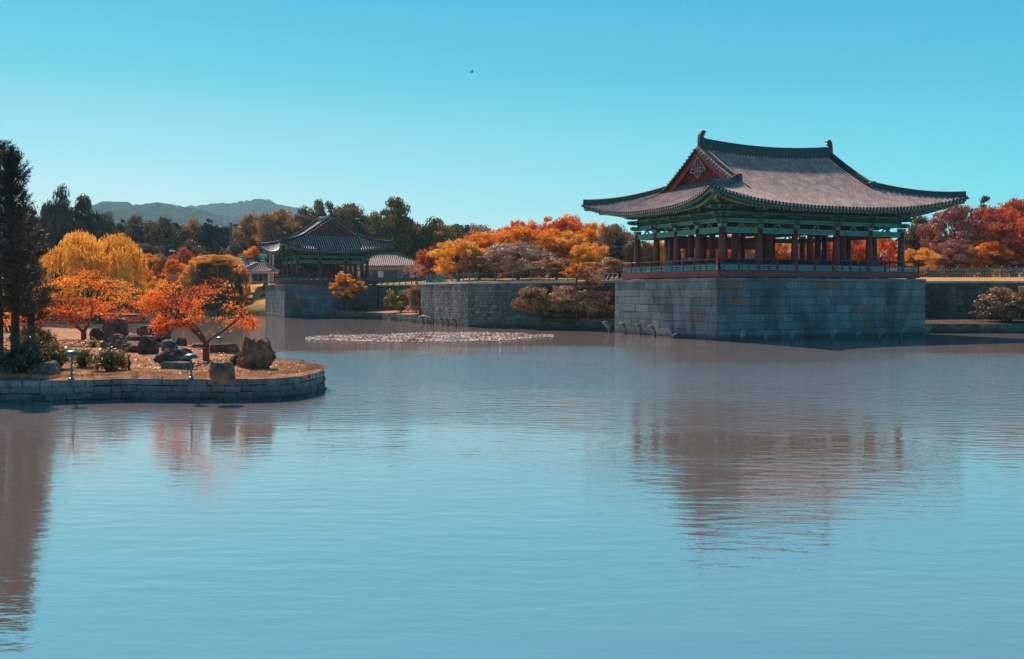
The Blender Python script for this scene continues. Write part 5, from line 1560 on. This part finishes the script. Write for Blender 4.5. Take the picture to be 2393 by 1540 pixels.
# ------------------------------------------------------------------ fences
def fence(pts, h, step, label, diag=0, picket=True, chain=False):
    t = empty('fence'); tag(t, label, 'fence')
    P = [Vector(p) for p in pts]
    seg = [(P[i + 1] - P[i]).length for i in range(len(P) - 1)]
    def at(s):
        for i, l in enumerate(seg):
            if s <= l + 1e-6: return P[i].lerp(P[i + 1], s / l)
            s -= l
        return P[-1]
    tot = sum(seg); n = max(1, int(tot / step)); post = None
    mb = MB(); prev = None
    for k in range(n + 1):
        p = at(tot * k / n)
        if post is None:
            m2 = MB(); m2.lathe((0, 0, 0), [(.06, -.15), (.06, h * .92), (.085, h * .93), (.085, h * .97), (.04, h * 1.03)], 8); post = m2.build('post', M['fence'], t, loc=p)
        else:
            c = post.copy(); COL.objects.link(c); c.parent = t; c.location = p
        if prev is not None:
            if chain:
                for zz in (.78, .42):
                    mb.tube([prev.lerp(p, f) + Vector((0, 0, h * zz - .16 * 4 * f * (1 - f))) for f in (0, .2, .4, .6, .8, 1)], .016, 5, cap=False)
            else:
                for zz in (.18, .82): mb.bar(prev + Vector((0, 0, h * zz)), p + Vector((0, 0, h * zz)), .03, .035)
            if picket:
                m = max(2, int((p - prev).length / .16))
                for q in range(1, m):
                    x = prev.lerp(p, q / m); mb.bar(x + Vector((0, .03 if chain else 0, h * .04)), x + Vector((0, .03 if chain else 0, h * .9)), .014, .014)
            if diag and k <= diag:
                mb.bar(prev + Vector((0, 0, .05)), p + Vector((0, 0, h * .8)), .035, .03)
        prev = p
    mb.build('railing' if not chain else 'chains', M['fence'] if not chain else M['steel'], t)
    return t
def wl_pt(px_, y, z): q = at_y(px_, 600, y); return (q.x, y, z)
fence([(-9.4, 114.6, 4.5), (-8.2, 112.9, 4.5), (-7.2, 109.6, 4.5)], .95, .75, 'short braced green fence on the left end of the projecting wall', diag=5)
fence([(-7.0, 109.6, 4.5), (-3.6, 102.2, 4.5)], .98, 1.5, 'green picket fence above the left face of the projecting wall')
fence([(-3.4, 102.2, 4.5), (8.8, 96.3, 4.5)], .95, 1.7, 'green picket fence along the top of the dark middle wall')
fence([(-19.4, 146.6, 4.5), (-12.8, 139.2, 4.5), (-10.2, 133, 4.5), (-9.8, 118, 4.5)], .95, 1.4, 'distant green fence from the smaller pavilion along the terrace edge', diag=8)
fence([(26, 105.2, 5.0), (38, 105.2, 5.0), (62, 105.2, 5.0)], 1.1, 1.5, 'green post and chain fence on the grass right of the large pavilion', chain=True)
fence([(-44.5, 170, 5.0), (-36.0, 168, 4.9)], 1.0, 1.6, 'low green fence in front of the little white kiosk')

# white slanted barrier on the terrace beside the large platform
t = empty('slanted_barrier', wl_pt(1415, 94.5, 4.47)); tag(t, 'white metal barrier of slanted bars beside the large pavilion', 'barrier')
mb = MB(); s = 1 / ppm(94.5)
for k in range(5):
    x0 = (-20 + k * 10.5) * s
    mb.bar((x0, 0, .02), (x0 + 9 * s, .5, .74), .035, .035)
mb.bar((-12 * s, .5, .74), (31 * s, .5, .74), .035, .035); mb.bar((-20 * s, 0, .04), (22 * s, 0, .04), .035, .035)
mb.build('bars', M['white'], t)
mb = MB()
for k in range(5): x0 = (-11 + k * 10.5) * s; mb.bar((x0, .5, 0), (x0, .5, .74), .03, .03)
mb.build('uprights', M['steel'], t)

# ------------------------------------------------------------------ display cases and boards standing in the large pavilion
def in_pav(u, v): return MAIN_O + B_ * u + A_ * v
cases = []
for k, u in enumerate([-6.9, -4.9, -2.2, -.2, 2.0, 4.3, 6.4]): cases.append((u, -4.7, 0))
for k, v in enumerate([-2.6, -.2, 2.2]): cases.append((-7.2, v + .6, 1))
wn_ = ['nearest the corner column', 'second from the corner', 'left of the middle bay', 'in the middle bay', 'right of the middle bay', 'in the fourth bay', 'at the right end', 'first along the left side', 'second along the left side', 'third along the left side']
for (u, v, r), nm in zip(cases, wn_):
    p = in_pav(u, v); t = empty('display_case', (p.x, p.y, 4.98), AZ + (R(90) if r else 0)); tag(t, 'low display case with sloping dark lid in the large pavilion, ' + nm, 'display case', 'display cases inside the large pavilion')
    mb = MB(); mb.box((0, 0, .32), (1.3, .75, .44)); 
    for a in (-.55, .55):
        for b in (-.3, .3): mb.box((a, b, .05), (.07, .07, .10))
    mb.build('body', M['signgrey'], t)
    mb = MB(); mb.prism([(-.48, .56), (.48, .56), (.48, .62), (.12, .94), (-.12, .94), (-.48, .62)], (0, 0, 0), (0, 1, 0), (0, 0, 1), 1.6); mb.build('lid', M['darkmetal'], t)
for u, v, w_, h_, mt, nm in [(-6.9, 2.3, .75, 1.2, 'plaster', 'upright pale cabinet between the left face columns'), (-6.2, 1.3, .8, 1.25, 'steel', 'upright cabinet with pale top next to the pale cabinet')]:
    p = in_pav(u, v); t = empty('cabinet', (p.x, p.y, 4.98), AZ); tag(t, nm, 'cabinet')
    mb = MB(); mb.box((0, 0, h_ / 2), (w_, .5, h_)); mb.build('body', M[mt], t)
    mb = MB(); mb.box((0, -.26, h_ * .72), (w_ * .8, .03, h_ * .35)); mb.build('panel', M['white'], t)
# boarded screen at the back of the pavilion with posts under it
p = in_pav(1.6, 6.6); t = empty('roofed_corridor', (p.x, p.y, 4.5), AZ); tag(t, 'dark red corridor wall with square openings seen behind the large pavilion', 'corridor')
mb = MB(); mb.box((0, 3.0, 3.35), (10.5, .2, .95)); mb.build('upper_wall', M['redwood'], t)
for k, x in enumerate([-5.0, -3.0, -1.0, 1.0, 3.0, 5.0]):
    mb = MB(); mb.box((x, 3.0, 1.4), (.3, .3, 2.9)); mb.build('post', M['redwood'], t)
mb = MB(); mb.box((0, 3.0, .5), (10.5, .12, .7)); mb.build('low_wall', M['plaster'], t)
mb = MB(); mb.box((4.0, 2.85, 1.7), (1.0, .06, 1.7)); mb.build('notice_panel', M['steel'], t)

# ------------------------------------------------------------------ buildings behind the smaller pavilion
def tiled_roof(mb, lx, ly, z0, z1, ridge, pitch=.34, hipped=True):
    """simple hipped or gabled roof of modelled tile rows; long axis x"""
    for s in (-1, 1):
        n = int(lx * 2 / pitch)
        for i in range(n):
            x = -lx + (i + .5) * pitch
            ax_ = abs(x); top = 0.0 if ax_ <= ridge else (ax_ - ridge) / (lx - ridge) * ly
            pts = []
            for k in range(7):
                y = ly + (top - ly) * k / 6; f = 1 - y / ly; f2 = min(f, 1.0)
                z = z0 + (z1 - z0) * (f2 * .8 + .2 * f2 * f2) + .35 * (ax_ / lx) ** 3 * (1 - f2)
                pts.append((x, s * y, z))
            for a, b in zip(pts, pts[1:]):
                w_ = pitch / 2
                mb.quad([(a[0] - w_, a[1], a[2]), (a[0] + w_, a[1], a[2]), (b[0] + w_, b[1], b[2]), (b[0] - w_, b[1], b[2])], 1)
            if len(pts) > 1 and abs(pts[0][1] - pts[-1][1]) > .3: mb.tube([(q[0], q[1], q[2] + .03) for q in pts], .095, 6, 0)
        if hipped:
            m_ = int(ly * 2 / pitch)
            for i in range(m_):
                y = -ly + (i + .5) * pitch; top = ridge + (abs(y) / ly) * (lx - ridge)
                pts = []
                for k in range(6):
                    x = lx + (top - lx) * k / 5; f = (lx - x) / (lx - ridge)
                    z = z0 + (z1 - z0) * (f * .8 + .2 * f * f) + .35 * (abs(y) / ly) ** 3 * (1 - f)
                    pts.append((s * x, y, z))
                for a, b in zip(pts, pts[1:]):
                    w_ = pitch / 2
                    mb.quad([(a[0], a[1] - w_, a[2]), (a[0], a[1] + w_, a[2]), (b[0], b[1] + w_, b[2]), (b[0], b[1] - w_, b[2])], 1)
                mb.tube([(q[0], q[1], q[2] + .03) for q in pts], .095, 6, 0)
def ridge_line(t, pts, r=.2):
    mb = MB()
    for a, b in zip(pts, pts[1:]): mb.bar(a, b, r * 1.3, r * 2)
    mb.build('ridge', M['ridge'], t)
# long building
bx0 = at_y(790, 600, 172).x; bx1 = at_y(1004, 600, 172).x; LX = (bx1 - bx0) / 2
t = empty('long_building', ((bx0 + bx1) / 2, 176, 5.1)); tag(t, 'long low building with pale tiled hipped roof right of the smaller pavilion', 'building')
mb = MB(); tiled_roof(mb, LX, 4.3, 2.75, 5.0, LX - 6.2); rf = mb.build('roof', [M['tile'], M['ridge']], t)
ridge_line(rf, [(-LX + 6.2, 0, 5.15), (LX - 6.2, 0, 5.15)]); 
for s in (-1, 1):
    ridge_line(rf, [(LX - 6.2, 0, 5.1), (LX - 3.2, s * 2.1, 3.85), (LX - .1, s * 4.2, 3.25)], .16); ridge_line(rf, [(-LX + 6.2, 0, 5.1), (-LX + 3.2, s * 2.1, 3.85), (-LX + .1, s * 4.2, 3.25)], .16)
mb = MB(); mb.box((0, 0, 1.25), (2 * LX - 2.2, 6.4, 2.9)); mb.build('wall', M['greyplaster'], t)
mb = MB(); mb.box((0, -3.25, 2.35), (2 * LX - 1.6, .12, .62)); mb.build('fascia', M['plaster'], t)
for k, (px_, w_) in enumerate([(798, 10), (822, 8), (842, 14), (862, 14), (889, 14), (936, 12), (967, 20)]):
    x = at_y(px_, 600, 172.6).x - (bx0 + bx1) / 2
    mb = MB(); W_ = w_ / ppm(172.6); mb.box((x, -3.22, 1.35), (W_, .1, 1.15)); wi = mb.build('window', M['plaster'], t)
    mb = MB(); mb.box((x, -3.27, 1.35), (W_ - .2, .06, .95)); mb.build('pane', M['glass'] if k % 2 else M['white'], wi)
# white kiosk
kx = at_y(604, 600, 166).x; t = empty('kiosk', (kx, 168, 5.0)); tag(t, 'little white kiosk with grey tiled roof left of the smaller pavilion', 'kiosk')
mb = MB(); tiled_roof(mb, 2.55, 2.2, 1.75, 3.25, .6, .3); rf = mb.build('roof', [M['tile'], M['ridge']], t)
for sx in (-1, 1):
    for sy in (-1, 1): ridge_line(rf, [(sx * .6, 0, 3.3), (sx * 2.5, sy * 2.15, 2.15)], .1)
mb = MB(); mb.box((0, 0, 1.62), (4.6, 3.9, .26)); mb.build('eave_band', M['white'], t)
mb = MB(); mb.box((0, .2, .75), (2.9, 2.6, 1.5)); mb.build('wall', M['plaster'], t)
for x in (-1.45, 1.45):
    mb = MB(); mb.box((x, -1.35, .75), (.22, .22, 1.55)); mb.build('pillar', M['white'], t)
for x in (-.75, .1, .95):
    mb = MB(); mb.box((x, -1.14, .8), (.7, .06, 1.1)); mb.build('window', M['glass'], t)
# second tiled roof behind
t = empty('gatehouse', (at_y(566, 600, 178).x, 180, 5.2)); tag(t, 'small tiled roof building partly hidden behind the kiosk', 'building')
mb = MB(); tiled_roof(mb, 2.6, 2.4, 2.6, 3.9, 1.6, .3, False); mb.build('roof', [M['tile'], M['ridge']], t)
mb = MB(); mb.bar((-2.7, 0, 4.05), (0, 0, 3.92), .3, .35); mb.bar((0, 0, 3.92), (2.7, 0, 4.05), .3, .35); mb.build('ridge', M['ridge'], t)
mb = MB(); mb.box((0, 0, 1.3), (4.2, 3.2, 2.7)); mb.build('wall', M['plaster'], t)

# ------------------------------------------------------------------ masts, lamps, signs
q = at_y(539, 518, 188); t = empty('light_mast', (q.x, 188, 5.5)); tag(t, 'tall green mast with white floodlights above the domed tree', 'light mast')
H = q.z - 5.5
mb = MB(); mb.tube([(0, 0, 0), (0, 0, H * .75), (0, 0, H)], [.32, .25, .18], 10); mb.build('pole', M['lampgreen'], t)
mb = MB(); mb.bar((-1.9, 0, H - .9), (1.9, 0, H - 1.0), .15, .15); mb.build('crossarm', M['steel'], t)
for x, z, s_ in [(-.75, H, 1.0), (0, H + .1, 1.0), (-1.8, H - .9, .6), (1.8, H - 1.0, .6)]:
    mb = MB(); mb.box((x, -.1, z), (.9 * s_, .7, .45 * s_)); mb.build('floodlight', M['white'], t)
for x, y_, d, lb in [(402, 587, 1, 'curved street lamp head above the red maple'), (322, 588, -1, 'street lamp head at the right edge of the willow')]:
    q = at_y(x, y_, 172); t = empty('street_lamp', (q.x + 1.6 * (1 if d > 0 else -1), 172, 5.3)); tag(t, lb, 'street lamp')
    H = q.z - 5.3; mb = MB(); dx = -1.6 if d > 0 else 1.6
    mb.tube([(0, 0, 0), (0, 0, H * .8), (dx * .3, 0, H * .94), (dx * .8, 0, H)], [.11, .08, .06, .05], 8); mb.build('pole', M['steel'], t)
    mb = MB(); mb.tube([(dx * .7, 0, H - .03), (dx * .95, 0, H + .04), (dx * 1.35, 0, H + .02)], [.07, .16, .06], 8); mb.build('lamp_head', M['white'], t)
def sign(px0, px1, py0, py1, y, mat, label, step=False):
    a = at_y(px0, py1, y); b = at_y(px1, py0, y); t = empty('road_sign', ((a.x + b.x) / 2, y, 5.3)); tag(t, label, 'road sign')
    W_, H_ = b.x - a.x, b.z - a.z; zc_ = (a.z + b.z) / 2 - 5.3
    mb = MB()
    if step: mb.box((0, 0, zc_ + H_ * .12), (W_, .08, H_ * .62)); mb.box((0, 0, zc_ - H_ * .36), (W_ * .5, .08, H_ * .3))
    else: mb.box((0, 0, zc_), (W_, .08, H_))
    bd = mb.build('panel', mat, t)
    rnd = random.Random(3)
    for r_, (zz, ww) in enumerate([(.30, .55), (.12, .62), (-.10, .2), (-.40, .32)]) if step else enumerate([(.2, .6), (-.2, .5)]):
        mb = MB(); x = -W_ * ww / 2
        while x < W_ * ww / 2: l_ = rnd.uniform(.12, .22); mb.box((x, -.05, zc_ + H_ * zz), (l_ + .07, .02, .13)); x += l_ + .06
        mb.build('lettering_row', M['white'], bd)
    mb = MB(); mb.tube([(W_ * .62, .15, -.2), (W_ * .62, .15, zc_ + H_ * .5)], .09, 8); mb.bar((W_ * .62, .15, zc_ + H_ * .3), (-W_ * .3, .12, zc_ + H_ * .3), .08, .08); mb.build('pole', M['steel'], t)
    return t
sign(603, 627, 590, 611, 176, M['signgreen'], 'green direction sign with stepped panel left of the smaller pavilion', True)
sign(556, 571, 595, 609, 178, M['signgrey'], 'blue grey road sign above the little gatehouse roof')
q = at_y(638, 595, 172); t = empty('utility_pole', (q.x, 172, 5.2)); tag(t, 'thin pale pole rising beside the kiosk', 'pole')
mb = MB(); mb.tube([(0, 0, 0), (0, 0, q.z - 5.2)], .07, 8); mb.build('pole', M['white'], t)

# rocks set in the slope left of the smaller platform
for i, (x, y_, w_, h_, d, z) in enumerate([(596, 672, 22, 9, 172, 0), (612, 681, 26, 10, 169, 0), (590, 690, 30, 10, 167, 0), (614, 703, 20, 14, 163, 0), (604, 716, 28, 12, 161, 0), (584, 722, 24, 12, 160.5, 0), (620, 674, 14, 12, 165, 0)]):
    rock(x, y_, w_, h_, M['boulder'], 60 + i, 'dark rock in the grassy slope beside the small platform, ' + ['topmost left', 'second from the top', 'long one in the middle', 'upright one against the platform', 'low one near the water', 'leftmost near the water', 'topmost right'][i], .25, y=d, depth=.6, name='slope_rock', slab=i in (0, 2))

# little bird high over the pond
q = at_y(1102, 169, 110); t = empty('bird', (q.x, q.y, q.z), .6); tag(t, 'tiny dark bird flying high in the open sky', 'bird')
mb = MB(); mb.tube([(-.22, 0, 0), (-.1, 0, .02), (.08, 0, .02), (.2, 0, .05), (.26, 0, .04)], [.01, .05, .06, .035, .005], 8); mb.build('body', M['darkmetal'], t, smooth=True)
for s in (-1, 1):
    mb = MB(); mb.prism([(-.08, 0), (.1, 0), (.04, .28), (-.1, .5), (-.06, .25)], (0, 0, .04), (1, 0, 0), (0, s * .9, .35), .012); mb.build('wing', M['darkmetal'], t)

# ------------------------------------------------------------------ far wood and undergrowth that read as one mass
def mass(name, label, x0, x1, y, top0, top1, mat, n, seed, leaf=.3, zb=5.0, deep=6.0, lump=.12, top_fn=None):
    rg = np.random.default_rng(seed); C = []; N = []
    k = int((x1 - x0) / ppm(1) * y / 2.2) + 2
    for i in range(int(k * 2.2)):
        px_ = rg.uniform(x0, x1); tp = top0 + (top1 - top0) * (px_ - x0) / (x1 - x0) + 14 * mnoise.noise(Vector((px_ * .03, seed, 0)))
        yy = y + rg.uniform(0, deep); t_ = at_y(px_, tp, yy); h = t_.z - zb
        for z in np.arange(zb + .5, zb + h, max(1.2, h * .22)):
            r = rg.uniform(1.3, 2.4) * min(1, h / 5)
            p, d = blob(rg, np.array([t_.x + rg.normal(0, .8), yy + rg.normal(0, 1.0), min(z + rg.normal(0, .5), zb + h - r * .5)]), r, r, r * .75, n, .55)
            C.append(p); N.append(d)
    C = np.concatenate(C); N = np.concatenate(N) + rg.normal(size=C.shape) * .5
    me = leaf_mesh(name, C, N, leaf * rg.uniform(.6, 1.3, len(C)), mat, seed=seed)
    o = bpy.data.objects.new(name, me); COL.objects.link(o); tag(o, label, 'undergrowth', kind='stuff')
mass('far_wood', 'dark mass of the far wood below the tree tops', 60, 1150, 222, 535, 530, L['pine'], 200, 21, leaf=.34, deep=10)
mass('undergrowth', 'brown undergrowth beneath the orange grove', 1000, 1480, 138, 590, 588, L['rust'], 320, 22, leaf=.2, zb=5.2)
mass('grove_foliage', 'orange foliage filling the back of the grove', 1110, 1440, 158, 552, 548, L['orange'], 260, 32, leaf=.22, zb=5.2)
mass('undergrowth', 'mixed undergrowth behind the large pavilion', 1480, 2120, 136, 585, 590, L['orangered'], 230, 23, leaf=.2, zb=5.1)
mass('undergrowth', 'dark red undergrowth under the scarlet maple', 2100, 2440, 128, 575, 550, L['red'], 230, 24, leaf=.18, zb=5.1)
mass('undergrowth', 'brown bank undergrowth between the island trees and kiosk', 280, 600, 176, 630, 622, L['rust'], 200, 25, leaf=.22, zb=4.8)

# ------------------------------------------------------------------ the air
mb = MB(); mb.box((0, 1750, 158), (9000, 3700, 324))
hz = mb.build('haze', None) if False else None
me = bpy.data.meshes.new('haze'); me.from_pydata(mb.v, [], mb.f); me.update()
hz = bpy.data.objects.new('haze', me); COL.objects.link(hz); tag(hz, kind='stuff'); hz['label'] = 'thin blue autumn haze over the pond and hills'; hz['category'] = 'haze'
hm = bpy.data.materials.new('haze_air'); hm.use_nodes = True
for n_ in list(hm.node_tree.nodes):
    if n_.type == 'BSDF_PRINCIPLED': hm.node_tree.nodes.remove(n_)
pv = hm.node_tree.nodes.new('ShaderNodeVolumePrincipled'); pv.inputs['Color'].default_value = (.60, .92, 1.0, 1); pv.inputs['Density'].default_value = .00017
pv.inputs['Anisotropy'].default_value = 0.0
hm.node_tree.links.new(pv.outputs[0], hm.node_tree.nodes['Material Output'].inputs['Volume'])
me.materials.append(hm)

# ragged tufts of longer dry grass on the island, thicker along the wall and around the stones
rg = np.random.default_rng(31); C = []
def tuft(x, y, r, n):
    q = rg.normal(size=(n, 2)) * r
    C.append(np.stack([x + q[:, 0], y + q[:, 1], np.full(n, isl_z(x, y) + .12)], 1))
for k in range(400):
    if k % 3 == 0:
        i = rg.integers(6, len(EDGE) * 3); i = min(i, len(LINE) - 30); x, y = LINE[i][0] + rg.normal(0, .2), LINE[i][1] + abs(rg.normal(.35, .25))
    else:
        x = rg.uniform(-19, -6); y = 33 + 25 * rg.random() ** 1.2
    if inside(x, y): tuft(x, y, rg.uniform(.05, .16), int(rg.integers(14, 46)))
C = np.concatenate(C); N = rg.normal(size=C.shape) * np.array([1, 1, .1])
me = leaf_mesh('grass_tufts', C, N, rg.uniform(.035, .08, len(C)), L['tuft'], .12, droop=(0, 0, 1), seed=8)
o = bpy.data.objects.new('grass_tufts', me); COL.objects.link(o); tag(o, 'longer tufts of dry grass along the island wall', 'grass', kind='stuff')
